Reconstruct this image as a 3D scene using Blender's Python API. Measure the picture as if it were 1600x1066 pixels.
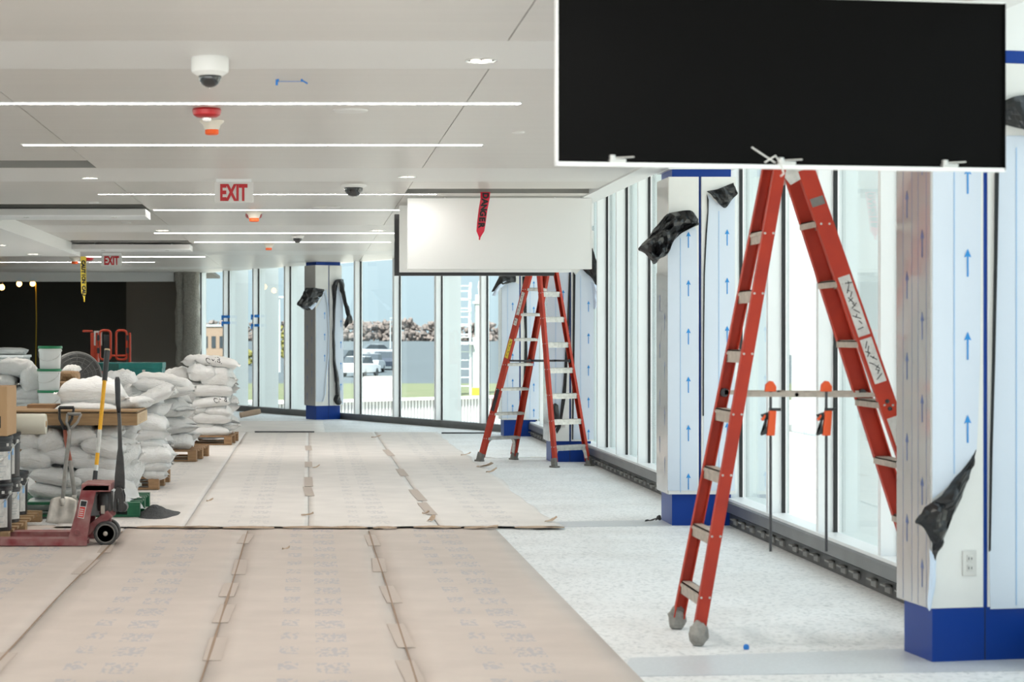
import bpy, bmesh, math, random
from mathutils import Vector, Matrix, noise

random.seed(7)
for o in list(bpy.data.objects):
    bpy.data.objects.remove(o)
SC = bpy.context.scene
COL = SC.collection

# ------------------------------------------------------------------ camera, sky, sun, exposure
F = 3000.0            # focal length in photograph pixels
CX, CY = 482.0, 526.0 # where the eye line meets the photograph
EYE = 1.47
cam_d = bpy.data.cameras.new('camera')
cam = bpy.data.objects.new('camera', cam_d)
COL.objects.link(cam)
cam.location = (0, 0, EYE)
cam.rotation_euler = (math.pi / 2, 0, 0)
cam_d.sensor_width = 36.0
cam_d.lens = F / 1600 * 36
cam_d.shift_x = (800 - CX) / 1600
cam_d.shift_y = (CY - 533) / 1600
cam_d.clip_start = 0.1
cam_d.clip_end = 3000
cam_d.dof.use_dof = True
cam_d.dof.focus_distance = 18.5
cam_d.dof.aperture_fstop = 4.5
SC.camera = cam

SC.view_settings.view_transform = 'Standard'
SC.view_settings.look = 'None'
SC.view_settings.gamma = 1.0
SC.view_settings.use_curve_mapping = False
SC.view_settings.exposure = 0.62

SKY_STRENGTH = 2.0
SUN_STRENGTH = 8.0
STRIP_STRENGTH = 30.0
DOWNLIGHT_WATTS = 52.0
SUN_EL, SUN_AZ = 52.0, 200.0

world = bpy.data.worlds.new('sky')
SC.world = world
world.use_nodes = True
wn, wl = world.node_tree.nodes, world.node_tree.links
wn.clear()
w_out = wn.new('ShaderNodeOutputWorld')
w_bg = wn.new('ShaderNodeBackground')
w_tc = wn.new('ShaderNodeTexCoord')
w_sep = wn.new('ShaderNodeSeparateXYZ')
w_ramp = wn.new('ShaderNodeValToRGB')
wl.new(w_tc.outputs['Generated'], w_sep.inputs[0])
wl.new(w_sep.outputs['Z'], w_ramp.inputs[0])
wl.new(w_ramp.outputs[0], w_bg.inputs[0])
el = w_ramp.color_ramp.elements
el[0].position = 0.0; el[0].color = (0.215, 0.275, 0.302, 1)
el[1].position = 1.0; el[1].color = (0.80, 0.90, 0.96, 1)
wl.new(w_bg.outputs[0], w_out.inputs[0])
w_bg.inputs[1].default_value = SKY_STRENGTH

sun_d = bpy.data.lights.new('sun', 'SUN')
sun_d.energy = SUN_STRENGTH
sun_d.angle = math.radians(0.6)
sun_d.color = (1.0, 0.96, 0.9)
sun = bpy.data.objects.new('sun', sun_d)
COL.objects.link(sun)
sun.location = (-20, -20, 40)
_e, _a = math.radians(SUN_EL), math.radians(SUN_AZ)
sun.rotation_euler = Vector((-math.sin(_a) * math.cos(_e), -math.cos(_a) * math.cos(_e), -math.sin(_e))).to_track_quat('-Z', 'Y').to_euler()

# ------------------------------------------------------------------ helpers
def at(px, py, y):
    """photograph pixel at distance y -> world point"""
    return Vector(((px - CX) * y / F, y, EYE - (py - CY) * y / F))

def atx(px, y):
    return (px - CX) * y / F

def ath(py, y):
    return EYE - (py - CY) * y / F

class MB:
    def __init__(self):
        self.bm = bmesh.new()

    def box(self, x0, x1, y0, y1, z0, z1):
        vs = [self.bm.verts.new(p) for p in ((x0, y0, z0), (x1, y0, z0), (x1, y1, z0), (x0, y1, z0),
                                             (x0, y0, z1), (x1, y0, z1), (x1, y1, z1), (x0, y1, z1))]
        for f in ((3, 2, 1, 0), (4, 5, 6, 7), (0, 1, 5, 4), (1, 2, 6, 5), (2, 3, 7, 6), (3, 0, 4, 7)):
            self.bm.faces.new([vs[i] for i in f])
        return self

    def obox(self, c, a, b, d, la, lb, ld):
        """box at centre c with unit axes a,b,d and full sizes"""
        c, a, b, d = Vector(c), Vector(a), Vector(b), Vector(d)
        vs = []
        for k in (-.5, .5):
            for i, j in ((-.5, -.5), (.5, -.5), (.5, .5), (-.5, .5)):
                vs.append(self.bm.verts.new(c + a * (i * la) + b * (j * lb) + d * (k * ld)))
        for f in ((3, 2, 1, 0), (4, 5, 6, 7), (0, 1, 5, 4), (1, 2, 6, 5), (2, 3, 7, 6), (3, 0, 4, 7)):
            self.bm.faces.new([vs[i] for i in f])
        return self

    def prism(self, pts, vec):
        """extrude polygon of 3D points by vec"""
        vec = Vector(vec)
        a = [self.bm.verts.new(Vector(p)) for p in pts]
        b = [self.bm.verts.new(Vector(p) + vec) for p in pts]
        n = len(pts)
        self.bm.faces.new(a[::-1])
        self.bm.faces.new(b)
        for i in range(n):
            self.bm.faces.new((a[i], a[(i + 1) % n], b[(i + 1) % n], b[i]))
        return self

    def tube(self, path, r, seg=8, caps=True, closed=False):
        path = [Vector(p) for p in path]
        n = len(path)
        rr = r if isinstance(r, (list, tuple)) else [r] * n
        rings = []
        ref = None
        for i, p in enumerate(path):
            if closed:
                t = (path[(i + 1) % n] - path[i - 1])
            else:
                t = path[min(i + 1, n - 1)] - path[max(i - 1, 0)]
            if t.length < 1e-9:
                t = Vector((0, 0, 1))
            t.normalize()
            if ref is None:
                ref = t.orthogonal().normalized()
            else:
                ref = ref - t * ref.dot(t)
                if ref.length < 1e-6:
                    ref = t.orthogonal()
                ref.normalize()
            bi = t.cross(ref)
            rings.append([self.bm.verts.new(p + (ref * math.cos(2 * math.pi * k / seg) + bi * math.sin(2 * math.pi * k / seg)) * rr[i]) for k in range(seg)])
        m = n if closed else n - 1
        for i in range(m):
            A, B = rings[i], rings[(i + 1) % n]
            for k in range(seg):
                self.bm.faces.new((A[k], A[(k + 1) % seg], B[(k + 1) % seg], B[k]))
        if caps and not closed:
            self.bm.faces.new(rings[0][::-1])
            self.bm.faces.new(rings[-1])
        return self

    def lathe(self, prof, c=(0, 0, 0), axis=(0, 0, 1), seg=24):
        """prof: list of (radius, height) along axis"""
        c, axis = Vector(c), Vector(axis).normalized()
        e1 = axis.orthogonal().normalized()
        e2 = axis.cross(e1)
        rings = []
        for r, h in prof:
            if r < 1e-6:
                rings.append([self.bm.verts.new(c + axis * h)])
            else:
                rings.append([self.bm.verts.new(c + axis * h + (e1 * math.cos(2 * math.pi * k / seg) + e2 * math.sin(2 * math.pi * k / seg)) * r) for k in range(seg)])
        for i in range(len(rings) - 1):
            A, B = rings[i], rings[i + 1]
            for k in range(seg):
                k2 = (k + 1) % seg
                if len(A) == 1 and len(B) == 1:
                    continue
                if len(A) == 1:
                    self.bm.faces.new((A[0], B[k2], B[k]))
                elif len(B) == 1:
                    self.bm.faces.new((A[k], A[k2], B[0]))
                else:
                    self.bm.faces.new((A[k], A[k2], B[k2], B[k]))
        if len(rings[0]) > 1:
            self.bm.faces.new(rings[0][::-1])
        if len(rings[-1]) > 1:
            self.bm.faces.new(rings[-1])
        return self

    def grid(self, rows):
        vs = [[self.bm.verts.new(Vector(p)) for p in r] for r in rows]
        for i in range(len(vs) - 1):
            for j in range(len(vs[0]) - 1):
                self.bm.faces.new((vs[i][j], vs[i][j + 1], vs[i + 1][j + 1], vs[i + 1][j]))
        return self

    def mesh(self, name, m, smooth=False, bevel=0.0, thick=0.0, sub=0):
        bmesh.ops.recalc_face_normals(self.bm, faces=self.bm.faces)
        if bevel > 0:
            es = [e for e in self.bm.edges if len(e.link_faces) == 2 and e.calc_face_angle(0) > 0.6]
            bmesh.ops.bevel(self.bm, geom=es, offset=bevel, segments=2, affect='EDGES', profile=0.6, clamp_overlap=True)
        me = bpy.data.meshes.new(name)
        self.bm.to_mesh(me)
        self.bm.free()
        if m is not None:
            me.materials.append(m)
        if smooth:
            for p in me.polygons:
                p.use_smooth = True
        return me

    def build(self, name, m, parent=None, smooth=False, bevel=0.0, thick=0.0, sub=0, sharp=None):
        me = self.mesh(name, m, smooth, bevel)
        o = bpy.data.objects.new(name, me)
        COL.objects.link(o)
        if parent is not None:
            o.parent = parent
            o.matrix_parent_inverse = parent.matrix_world.inverted() if False else Matrix.Identity(4)
        if sharp is not None and smooth:
            try:
                me.set_sharp_from_angle(angle=math.radians(sharp))
            except Exception:
                pass
        if thick:
            md = o.modifiers.new('thickness', 'SOLIDIFY')
            md.thickness = thick
        if sub:
            md = o.modifiers.new('smooth', 'SUBSURF')
            md.levels = sub
            md.render_levels = sub
        return o

def tag(o, label=None, cat=None, group=None, kind=None):
    if label: o['label'] = label
    if cat: o['category'] = cat
    if group: o['group'] = group
    if kind: o['kind'] = kind
    return o

def empty(name, loc=(0, 0, 0), rz=0.0, label=None, cat=None, group=None):
    o = bpy.data.objects.new(name, None)
    COL.objects.link(o)
    o.location = loc
    o.rotation_euler = (0, 0, rz)
    o.empty_display_size = 0.1
    return tag(o, label, cat, group)

def copy_tree(o, parent=None):
    c = o.copy()
    COL.objects.link(c)
    if parent is not None:
        c.parent = parent
    for ch in [x for x in COL.objects if x.parent == o]:
        copy_tree(ch, c)
    return c

def clip_poly(poly, a, b, c):
    """keep a*x+b*y<=c"""
    out = []
    n = len(poly)
    for i in range(n):
        p, q = poly[i], poly[(i + 1) % n]
        dp, dq = a * p[0] + b * p[1] - c, a * q[0] + b * q[1] - c
        if dp <= 0: out.append(p)
        if (dp < 0) != (dq < 0) and abs(dp - dq) > 1e-9:
            t = dp / (dp - dq)
            out.append((p[0] + (q[0] - p[0]) * t, p[1] + (q[1] - p[1]) * t))
    return out

def text_mesh(s, size, m, name, parent=None, depth=0.0015, bold=0.0, align='CENTER', sx=1.0):
    cu = bpy.data.curves.new(name, 'FONT')
    cu.body = s
    cu.size = size
    cu.extrude = depth
    cu.offset = bold
    cu.align_x = align
    cu.align_y = 'CENTER'
    cu.resolution_u = 3
    tmp = bpy.data.objects.new('tmp_text', cu)
    COL.objects.link(tmp)
    dg = bpy.context.evaluated_depsgraph_get()
    dg.update()
    me = bpy.data.meshes.new_from_object(tmp.evaluated_get(dg))
    bpy.data.objects.remove(tmp)
    bpy.data.curves.remove(cu)
    me.name = name
    me.materials.clear()
    me.materials.append(m)
    for v in me.vertices:
        v.co.x *= sx
    o = bpy.data.objects.new(name, me)
    COL.objects.link(o)
    if parent is not None:
        o.parent = parent
    return o

# ------------------------------------------------------------------ materials
MATS = {}
def mat(name, color, rough=0.6, metal=0.0, noise_amt=0.0, noise_scale=8.0, color2=None, bump=0.0, bump_scale=40.0,
        emit=None, emit_s=0.0, coat=0.0, stretch=None, spec=0.5):
    if name in MATS: return MATS[name]
    m = bpy.data.materials.new(name)
    m.use_nodes = True
    nt = m.node_tree
    n, l = nt.nodes, nt.links
    b = n['Principled BSDF']
    b.inputs['Base Color'].default_value = (*color, 1)
    b.inputs['Roughness'].default_value = rough
    b.inputs['Metallic'].default_value = metal
    b.inputs['Specular IOR Level'].default_value = spec
    if coat: b.inputs['Coat Weight'].default_value = coat
    if emit:
        b.inputs['Emission Color'].default_value = (*emit, 1)
        b.inputs['Emission Strength'].default_value = emit_s
    if noise_amt > 0 or bump > 0:
        tc = n.new('ShaderNodeTexCoord')
        mp = n.new('ShaderNodeMapping')
        l.new(tc.outputs['Object'], mp.inputs[0])
        if stretch: mp.inputs['Scale'].default_value = stretch
    if noise_amt > 0:
        nz = n.new('ShaderNodeTexNoise')
        nz.inputs['Scale'].default_value = noise_scale
        nz.inputs['Detail'].default_value = 6
        l.new(mp.outputs[0], nz.inputs['Vector'])
        rp = n.new('ShaderNodeValToRGB')
        rp.color_ramp.elements[0].position = 0.5 - 0.2
        rp.color_ramp.elements[1].position = 0.5 + 0.2
        c2 = color2 or tuple(c * (1 - noise_amt) for c in color)
        rp.color_ramp.elements[0].color = (*c2, 1)
        rp.color_ramp.elements[1].color = (*color, 1)
        l.new(nz.outputs['Fac'], rp.inputs[0])
        l.new(rp.outputs[0], b.inputs['Base Color'])
    if bump > 0:
        nb = n.new('ShaderNodeTexNoise')
        nb.inputs['Scale'].default_value = bump_scale
        nb.inputs['Detail'].default_value = 5
        l.new(mp.outputs[0], nb.inputs['Vector'])
        bp = n.new('ShaderNodeBump')
        bp.inputs['Strength'].default_value = bump
        bp.inputs['Distance'].default_value = 0.02
        l.new(nb.outputs['Fac'], bp.inputs['Height'])
        l.new(bp.outputs[0], b.inputs['Normal'])
    MATS[name] = m
    return m

def mat_glass(name, tint=(0.955, 0.985, 0.985)):
    m = bpy.data.materials.new(name)
    m.use_nodes = True
    n, l = m.node_tree.nodes, m.node_tree.links
    n.clear()
    out = n.new('ShaderNodeOutputMaterial')
    tr = n.new('ShaderNodeBsdfTransparent')
    tr.inputs[0].default_value = (*tint, 1)
    gl = n.new('ShaderNodeBsdfGlossy')
    gl.inputs['Roughness'].default_value = 0.02
    gl.inputs[0].default_value = (0.9, 0.95, 0.95, 1)
    lw = n.new('ShaderNodeLayerWeight'); lw.inputs[0].default_value = 0.5
    pw = n.new('ShaderNodeMath'); pw.operation = 'POWER'; pw.inputs[1].default_value = 5.0
    l.new(lw.outputs['Facing'], pw.inputs[0])
    fr = n.new('ShaderNodeMath'); fr.operation = 'MULTIPLY_ADD'; fr.inputs[1].default_value = 0.75; fr.inputs[2].default_value = 0.02
    l.new(pw.outputs[0], fr.inputs[0])
    mx = n.new('ShaderNodeMixShader')
    l.new(fr.outputs[0], mx.inputs[0])
    l.new(tr.outputs[0], mx.inputs[1])
    l.new(gl.outputs[0], mx.inputs[2])
    l.new(mx.outputs[0], out.inputs[0])
    MATS[name] = m
    return m

def mat_floor():
    m = mat('terrazzo', (0.78, 0.79, 0.80), rough=0.5)
    n, l = m.node_tree.nodes, m.node_tree.links
    b = n['Principled BSDF']
    tc = n.new('ShaderNodeTexCoord')
    v = n.new('ShaderNodeTexVoronoi'); v.inputs['Scale'].default_value = 55
    l.new(tc.outputs['Object'], v.inputs['Vector'])
    rp = n.new('ShaderNodeValToRGB')
    rp.color_ramp.elements[0].color = (0.58, 0.60, 0.61, 1); rp.color_ramp.elements[0].position = 0.0
    rp.color_ramp.elements[1].color = (0.82, 0.83, 0.835, 1); rp.color_ramp.elements[1].position = 0.35
    sp = n.new('ShaderNodeSeparateColor')
    l.new(v.outputs['Color'], sp.inputs[0])
    l.new(sp.outputs[0], rp.inputs[0])
    nz = n.new('ShaderNodeTexNoise'); nz.inputs['Scale'].default_value = 1.3; nz.inputs['Detail'].default_value = 4
    l.new(tc.outputs['Object'], nz.inputs['Vector'])
    r2 = n.new('ShaderNodeValToRGB')
    r2.color_ramp.elements[0].color = (0.9, 0.89, 0.88, 1); r2.color_ramp.elements[0].position = 0.35
    r2.color_ramp.elements[1].color = (1, 1, 1, 1); r2.color_ramp.elements[1].position = 0.6
    l.new(nz.outputs['Fac'], r2.inputs[0])
    mx = n.new('ShaderNodeMix'); mx.data_type = 'RGBA'; mx.blend_type = 'MULTIPLY'; mx.inputs[0].default_value = 1
    l.new(rp.outputs[0], mx.inputs[6]); l.new(r2.outputs[0], mx.inputs[7])
    l.new(mx.outputs[2], b.inputs['Base Color'])
    return m

def mat_paper(name, col, printing=0.4):
    """brown floor-protection paper with faint rows of printing running along each roll (object x = 0 at the roll's left edge)"""
    m = mat(name, col, rough=0.75)
    n, l = m.node_tree.nodes, m.node_tree.links
    b = n['Principled BSDF']
    tc = n.new('ShaderNodeTexCoord')
    def math_(op, a, c=None, d=None):
        q = n.new('ShaderNodeMath'); q.operation = op
        for i, v in enumerate((a, c, d)):
            if v is None: continue
            if isinstance(v, (int, float)): q.inputs[i].default_value = v
            else: l.new(v, q.inputs[i])
        return q.outputs[0]
    sep = n.new('ShaderNodeSeparateXYZ')
    l.new(tc.outputs['Object'], sep.inputs[0])
    x, y = sep.outputs['X'], sep.outputs['Y']
    def column(xc, hw, period, frac, phase):
        inx = math_('LESS_THAN', math_('ABSOLUTE', math_('SUBTRACT', x, xc)), hw)
        fy = math_('FRACT', math_('ADD', math_('DIVIDE', y, period), phase))
        return math_('MULTIPLY', inx, math_('LESS_THAN', fy, frac))
    cols = math_('MAXIMUM', column(0.36, 0.045, 0.43, 0.5, 0.1), column(0.56, 0.075, 0.43, 0.62, 0.3))
    vz = n.new('ShaderNodeTexNoise'); vz.inputs['Scale'].default_value = 30; vz.inputs['Detail'].default_value = 1.5
    mp = n.new('ShaderNodeMapping'); mp.inputs['Scale'].default_value = (1.6, 0.7, 1)
    l.new(tc.outputs['Object'], mp.inputs[0]); l.new(mp.outputs[0], vz.inputs['Vector'])
    ink = math_('MULTIPLY', cols, math_('GREATER_THAN', vz.outputs['Fac'], 0.50))
    ink = math_('MULTIPLY', ink, printing)
    nz = n.new('ShaderNodeTexNoise'); nz.inputs['Scale'].default_value = 2.2; nz.inputs['Detail'].default_value = 7
    l.new(tc.outputs['Object'], nz.inputs['Vector'])
    rp = n.new('ShaderNodeValToRGB')
    rp.color_ramp.elements[0].position = 0.3; rp.color_ramp.elements[0].color = (*[c * 0.90 for c in col], 1)
    rp.color_ramp.elements[1].position = 0.7; rp.color_ramp.elements[1].color = (*[min(1, c * 1.04) for c in col], 1)
    l.new(nz.outputs['Fac'], rp.inputs[0])
    mx = n.new('ShaderNodeMix'); mx.data_type = 'RGBA'
    l.new(ink, mx.inputs[0]); l.new(rp.outputs[0], mx.inputs[6])
    mx.inputs[7].default_value = (0.36, 0.36, 0.40, 1)
    l.new(mx.outputs[2], b.inputs['Base Color'])
    return m

def mat_bag():
    m = mat('woven_bag', (0.80, 0.775, 0.745), rough=0.55)
    n, l = m.node_tree.nodes, m.node_tree.links
    b = n['Principled BSDF']
    tc = n.new('ShaderNodeTexCoord')
    nz = n.new('ShaderNodeTexNoise'); nz.inputs['Scale'].default_value = 3.5; nz.inputs['Detail'].default_value = 6
    l.new(tc.outputs['Object'], nz.inputs['Vector'])
    mp = n.new('ShaderNodeMapping'); mp.inputs['Scale'].default_value = (3, 12, 12)
    l.new(tc.outputs['Object'], mp.inputs[0])
    nw = n.new('ShaderNodeTexNoise'); nw.inputs['Scale'].default_value = 1.9; nw.inputs['Detail'].default_value = 5; nw.inputs['Distortion'].default_value = 1.2
    l.new(mp.outputs[0], nw.inputs['Vector'])
    bp = n.new('ShaderNodeBump'); bp.inputs['Strength'].default_value = 0.7; bp.inputs['Distance'].default_value = 0.03
    l.new(nw.outputs['Fac'], bp.inputs['Height'])
    l.new(bp.outputs[0], b.inputs['Normal'])
    oi = n.new('ShaderNodeObjectInfo')
    rp = n.new('ShaderNodeValToRGB')
    rp.color_ramp.elements[0].color = (0.90, 0.89, 0.875, 1)
    rp.color_ramp.elements[1].color = (0.96, 0.955, 0.945, 1)
    l.new(oi.outputs['Random'], rp.inputs[0])
    r2 = n.new('ShaderNodeValToRGB')
    r2.color_ramp.elements[0].position = 0.3; r2.color_ramp.elements[0].color = (0.95, 0.94, 0.925, 1)
    r2.color_ramp.elements[1].position = 0.6; r2.color_ramp.elements[1].color = (1, 1, 1, 1)
    l.new(nz.outputs['Fac'], r2.inputs[0])
    mx = n.new('ShaderNodeMix'); mx.data_type = 'RGBA'; mx.blend_type = 'MULTIPLY'; mx.inputs[0].default_value = 1
    l.new(rp.outputs[0], mx.inputs[6]); l.new(r2.outputs[0], mx.inputs[7])
    l.new(mx.outputs[2], b.inputs['Base Color'])
    return m

M_floor = mat_floor()
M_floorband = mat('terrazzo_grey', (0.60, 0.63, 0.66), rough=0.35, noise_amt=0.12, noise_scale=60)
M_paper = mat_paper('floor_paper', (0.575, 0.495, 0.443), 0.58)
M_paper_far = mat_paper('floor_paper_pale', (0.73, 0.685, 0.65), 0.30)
M_cardedge = mat('torn_paper_edge', (0.50, 0.37, 0.27), rough=0.8)
M_seam = mat('seam_gap_brown', (0.30, 0.205, 0.145), rough=0.9)
M_tape = mat('packing_tape', (0.50, 0.425, 0.375), rough=0.7, spec=0.2)
M_ceilpanel = mat('ceiling_metal_panel', (0.58, 0.55, 0.515), rough=0.33, metal=0.0, noise_amt=0.05, noise_scale=3, stretch=(0.15, 3, 1))
M_ceilband = mat('ceiling_white_band', (0.66, 0.65, 0.63), rough=0.4)
M_boardwhite = mat('board_white', (0.86, 0.86, 0.845), rough=0.5)
M_white = mat('white_paint', (0.80, 0.80, 0.78), rough=0.45)
M_whitetrim = mat('white_metal', (0.84, 0.85, 0.85), rough=0.35)
M_slot = mat('slot_grey_metal', (0.26, 0.255, 0.24), rough=0.5)
M_dark = mat('dark_room_wall', (0.10, 0.095, 0.085), rough=0.9)  # darkness of the unlit room is put into the wall colour
M_dark2 = mat('dim_grey_wall', (0.30, 0.285, 0.26), rough=0.9)  # grey kept low too, as this wall stands unlit
M_black = mat('black_panel', (0.004, 0.004, 0.004), rough=0.6, spec=0.05)
M_blackplastic = mat('black_plastic', (0.022, 0.022, 0.024), rough=0.4)
M_mullion = mat('mullion_aluminium', (0.88, 0.90, 0.91), rough=0.4)
M_gasket = mat('black_gasket', (0.015, 0.016, 0.018), rough=0.6)
M_basemetal = mat('dark_base_metal', (0.20, 0.20, 0.20), rough=0.38, metal=0.5, noise_amt=0.2, noise_scale=4)
M_basemetal2 = mat('dark_base_recess', (0.11, 0.11, 0.11), rough=0.5, metal=0.4, noise_amt=0.4, noise_scale=6)
M_glass = mat_glass('window_glass')
M_blue = mat('blue_panel', (0.003, 0.042, 0.27), rough=0.35, spec=0.3)
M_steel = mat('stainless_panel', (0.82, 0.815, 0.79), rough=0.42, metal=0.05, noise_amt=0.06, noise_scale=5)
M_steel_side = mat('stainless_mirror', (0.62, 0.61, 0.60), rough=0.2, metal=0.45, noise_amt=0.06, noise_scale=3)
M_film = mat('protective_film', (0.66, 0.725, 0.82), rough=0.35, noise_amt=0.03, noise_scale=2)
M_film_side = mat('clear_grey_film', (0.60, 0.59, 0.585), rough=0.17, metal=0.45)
M_filmblack = mat('film_black_back', (0.010, 0.010, 0.011), rough=0.3, bump=0.3, bump_scale=14)
M_filmblue = mat('film_pale_blue', (0.62, 0.72, 0.86), rough=0.3)
M_arrow = mat('arrow_blue_print', (0.02, 0.26, 0.66), rough=0.5)
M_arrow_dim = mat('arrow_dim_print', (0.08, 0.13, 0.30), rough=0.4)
M_line = mat('blue_line_print', (0.28, 0.50, 0.78), rough=0.5)
M_red = mat('orange_red_fibreglass', (0.50, 0.046, 0.020), rough=0.5, noise_amt=0.25, noise_scale=7, color2=(0.40, 0.036, 0.020), spec=0.3)
M_alu = mat('worn_aluminium', (0.66, 0.64, 0.60), rough=0.4, metal=0.45, noise_amt=0.3, noise_scale=25)
M_alu_dirty = mat('dusty_aluminium', (0.56, 0.49, 0.42), rough=0.55, metal=0.3, noise_amt=0.3, noise_scale=22)
M_rubber = mat('grey_rubber', (0.22, 0.21, 0.195), rough=0.8, noise_amt=0.3, noise_scale=20)
M_greytape = mat('grey_duct_tape', (0.36, 0.34, 0.31), rough=0.6, noise_amt=0.45, noise_scale=18, bump=0.5)
M_label = mat('white_label', (0.72, 0.71, 0.68), rough=0.5, noise_amt=0.25, noise_scale=30)
M_yellowlabel = mat('yellow_label', (0.75, 0.55, 0.03), rough=0.5)
M_ink = mat('black_ink', (0.02, 0.02, 0.022), rough=0.6)
M_orange = mat('clamp_orange', (0.85, 0.10, 0.012), rough=0.4)
M_steelrod = mat('dark_steel_rod', (0.07, 0.07, 0.075), rough=0.4, metal=0.7)
M_exitred = mat('exit_red', (0.50, 0.008, 0.016), rough=0.4)
M_signwhite = mat('sign_acrylic', (0.70, 0.69, 0.67), rough=0.3)
M_alarmred = mat('alarm_red', (0.36, 0.006, 0.010), rough=0.3)
M_alarmwhite = mat('detector_white', (0.72, 0.67, 0.58), rough=0.4)
M_alarmorange = mat('detector_orange_cap', (0.95, 0.12, 0.01), rough=0.4)
M_lens = mat('clear_lens', (0.75, 0.74, 0.72), rough=0.08, metal=0.3)
M_dome = mat('smoked_dome', (0.02, 0.021, 0.023), rough=0.08, coat=0.6)
M_strip = mat('strip_light_diffuser', (1, 1, 1), emit=(1.0, 0.95, 0.90), emit_s=STRIP_STRENGTH)
M_downlight = mat('downlight_lamp', (1, 1, 1), emit=(1.0, 0.86, 0.70), emit_s=5.0)
M_chrome = mat('downlight_reflector', (0.8, 0.79, 0.77), rough=0.15, metal=0.9)
M_bulb = mat('bulb_glow', (1, 0.7, 0.3), emit=(1.0, 0.52, 0.12), emit_s=9.0)
M_dangertape = mat('red_tape', (0.80, 0.015, 0.055), rough=0.35)
M_cautiontape = mat('yellow_tape', (0.80, 0.60, 0.06), rough=0.4)
M_bluetape = mat('blue_painter_tape', (0.02, 0.20, 0.62), rough=0.6)
M_bag = mat_bag()
M_wood = mat('pallet_wood', (0.42, 0.245, 0.125), rough=0.75, noise_amt=0.4, noise_scale=6, stretch=(1, 6, 6))
M_lumber = mat('lumber', (0.40, 0.25, 0.125), rough=0.7, noise_amt=0.35, noise_scale=5, stretch=(1, 8, 8))
M_lumberend = mat('lumber_end', (0.62, 0.47, 0.30), rough=0.8, noise_amt=0.25, noise_scale=30)
M_green = mat('green_pallet', (0.008, 0.13, 0.055), rough=0.5, noise_amt=0.3, noise_scale=8)
M_greenlid = mat('green_lid', (0.012, 0.22, 0.085), rough=0.4)
M_bucket = mat('white_bucket', (0.80, 0.80, 0.78), rough=0.35)
M_pail = mat('charcoal_pail', (0.028, 0.030, 0.033), rough=0.3, coat=0.3)
M_wire = mat('pail_wire', (0.62, 0.61, 0.58), rough=0.3, metal=0.8)
M_card = mat('cardboard', (0.50, 0.315, 0.165), rough=0.8, noise_amt=0.08, noise_scale=4)
M_roll = mat('plastic_roll', (0.66, 0.65, 0.55), rough=0.4)
M_jackred = mat('jack_maroon_paint', (0.22, 0.022, 0.028), rough=0.5, noise_amt=0.55, noise_scale=11, color2=(0.34, 0.17, 0.16))
M_jackredhot = mat('jack_red_label', (0.62, 0.03, 0.02), rough=0.5)
M_blacksteel = mat('black_steel', (0.025, 0.024, 0.024), rough=0.4, noise_amt=0.4, noise_scale=15, color2=(0.06, 0.055, 0.05))
M_tyre = mat('dark_tyre', (0.035, 0.035, 0.036), rough=0.6, noise_amt=0.4, noise_scale=30, color2=(0.09, 0.085, 0.08))
M_shovelblade = mat('worn_shovel_steel', (0.60, 0.57, 0.52), rough=0.45, metal=0.35, noise_amt=0.35, noise_scale=14)
M_shaft = mat('grey_dusty_shaft', (0.30, 0.285, 0.265), rough=0.6, noise_amt=0.3, noise_scale=20)
M_redwood = mat('reddish_handle', (0.36, 0.10, 0.06), rough=0.6, noise_amt=0.3, noise_scale=15)
M_yellow = mat('yellow_fibreglass', (0.85, 0.42, 0.01), rough=0.4)
M_silver = mat('silver_ferrule', (0.65, 0.64, 0.62), rough=0.3, metal=0.7)
M_sand = mat('grey_sand', (0.10, 0.10, 0.105), rough=0.95, noise_amt=0.5, noise_scale=60, bump=0.6, bump_scale=80)
M_teal = mat('teal_job_box', (0.012, 0.23, 0.21), rough=0.5, noise_amt=0.3, noise_scale=5)
M_teald = mat('shaded_teal_job_box', (0.010, 0.11, 0.095), rough=0.5, noise_amt=0.4, noise_scale=6)  # teal darkened for the part of the box in shade
M_gateorange = mat('lift_orange', (0.45, 0.042, 0.012), rough=0.45)
M_fan = mat('fan_dark_grille', (0.13, 0.13, 0.125), rough=0.5)
M_brownpaper = mat('brown_paper_sack', (0.40, 0.25, 0.13), rough=0.8, noise_amt=0.2, noise_scale=6, bump=0.4)
M_fireproof = mat('sprayed_fireproofing', (0.36, 0.34, 0.30), rough=0.95, noise_amt=0.25, noise_scale=25, bump=1.0, bump_scale=40)
M_concrete = mat('pale_concrete', (0.56, 0.53, 0.47), rough=0.9, noise_amt=0.12, noise_scale=0.4)
M_drive = mat('drive_concrete', (0.33, 0.315, 0.28), rough=0.9, noise_amt=0.12, noise_scale=0.4)
M_grass = mat('grass', (0.095, 0.122, 0.05), rough=0.95, noise_amt=0.4, noise_scale=0.8, color2=(0.135, 0.138, 0.075))
M_asphalt = mat('asphalt', (0.068, 0.086, 0.096), rough=0.9, noise_amt=0.15, noise_scale=0.15)
M_fence = mat('white_corrugated_metal', (0.50, 0.51, 0.51), rough=0.4)
M_extwhite = mat('exterior_white_metal', (0.66, 0.70, 0.71), rough=0.5)
M_extgrey = mat('exterior_grey_metal', (0.42, 0.45, 0.45), rough=0.5)
M_tree = mat('bare_tree_twigs', (0.20, 0.162, 0.145), rough=0.95, noise_amt=0.3, noise_scale=1.0, color2=(0.15, 0.13, 0.12))
M_treey = mat('yellow_green_leaves', (0.21, 0.20, 0.055), rough=0.95, noise_amt=0.4, noise_scale=2.0)
M_trunk = mat('tree_bark', (0.12, 0.09, 0.07), rough=0.95)
M_farbldg = mat('tan_building', (0.28, 0.20, 0.14), rough=0.9)
M_facade = mat('white_facade', (0.84, 0.86, 0.86), rough=0.6)
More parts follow.
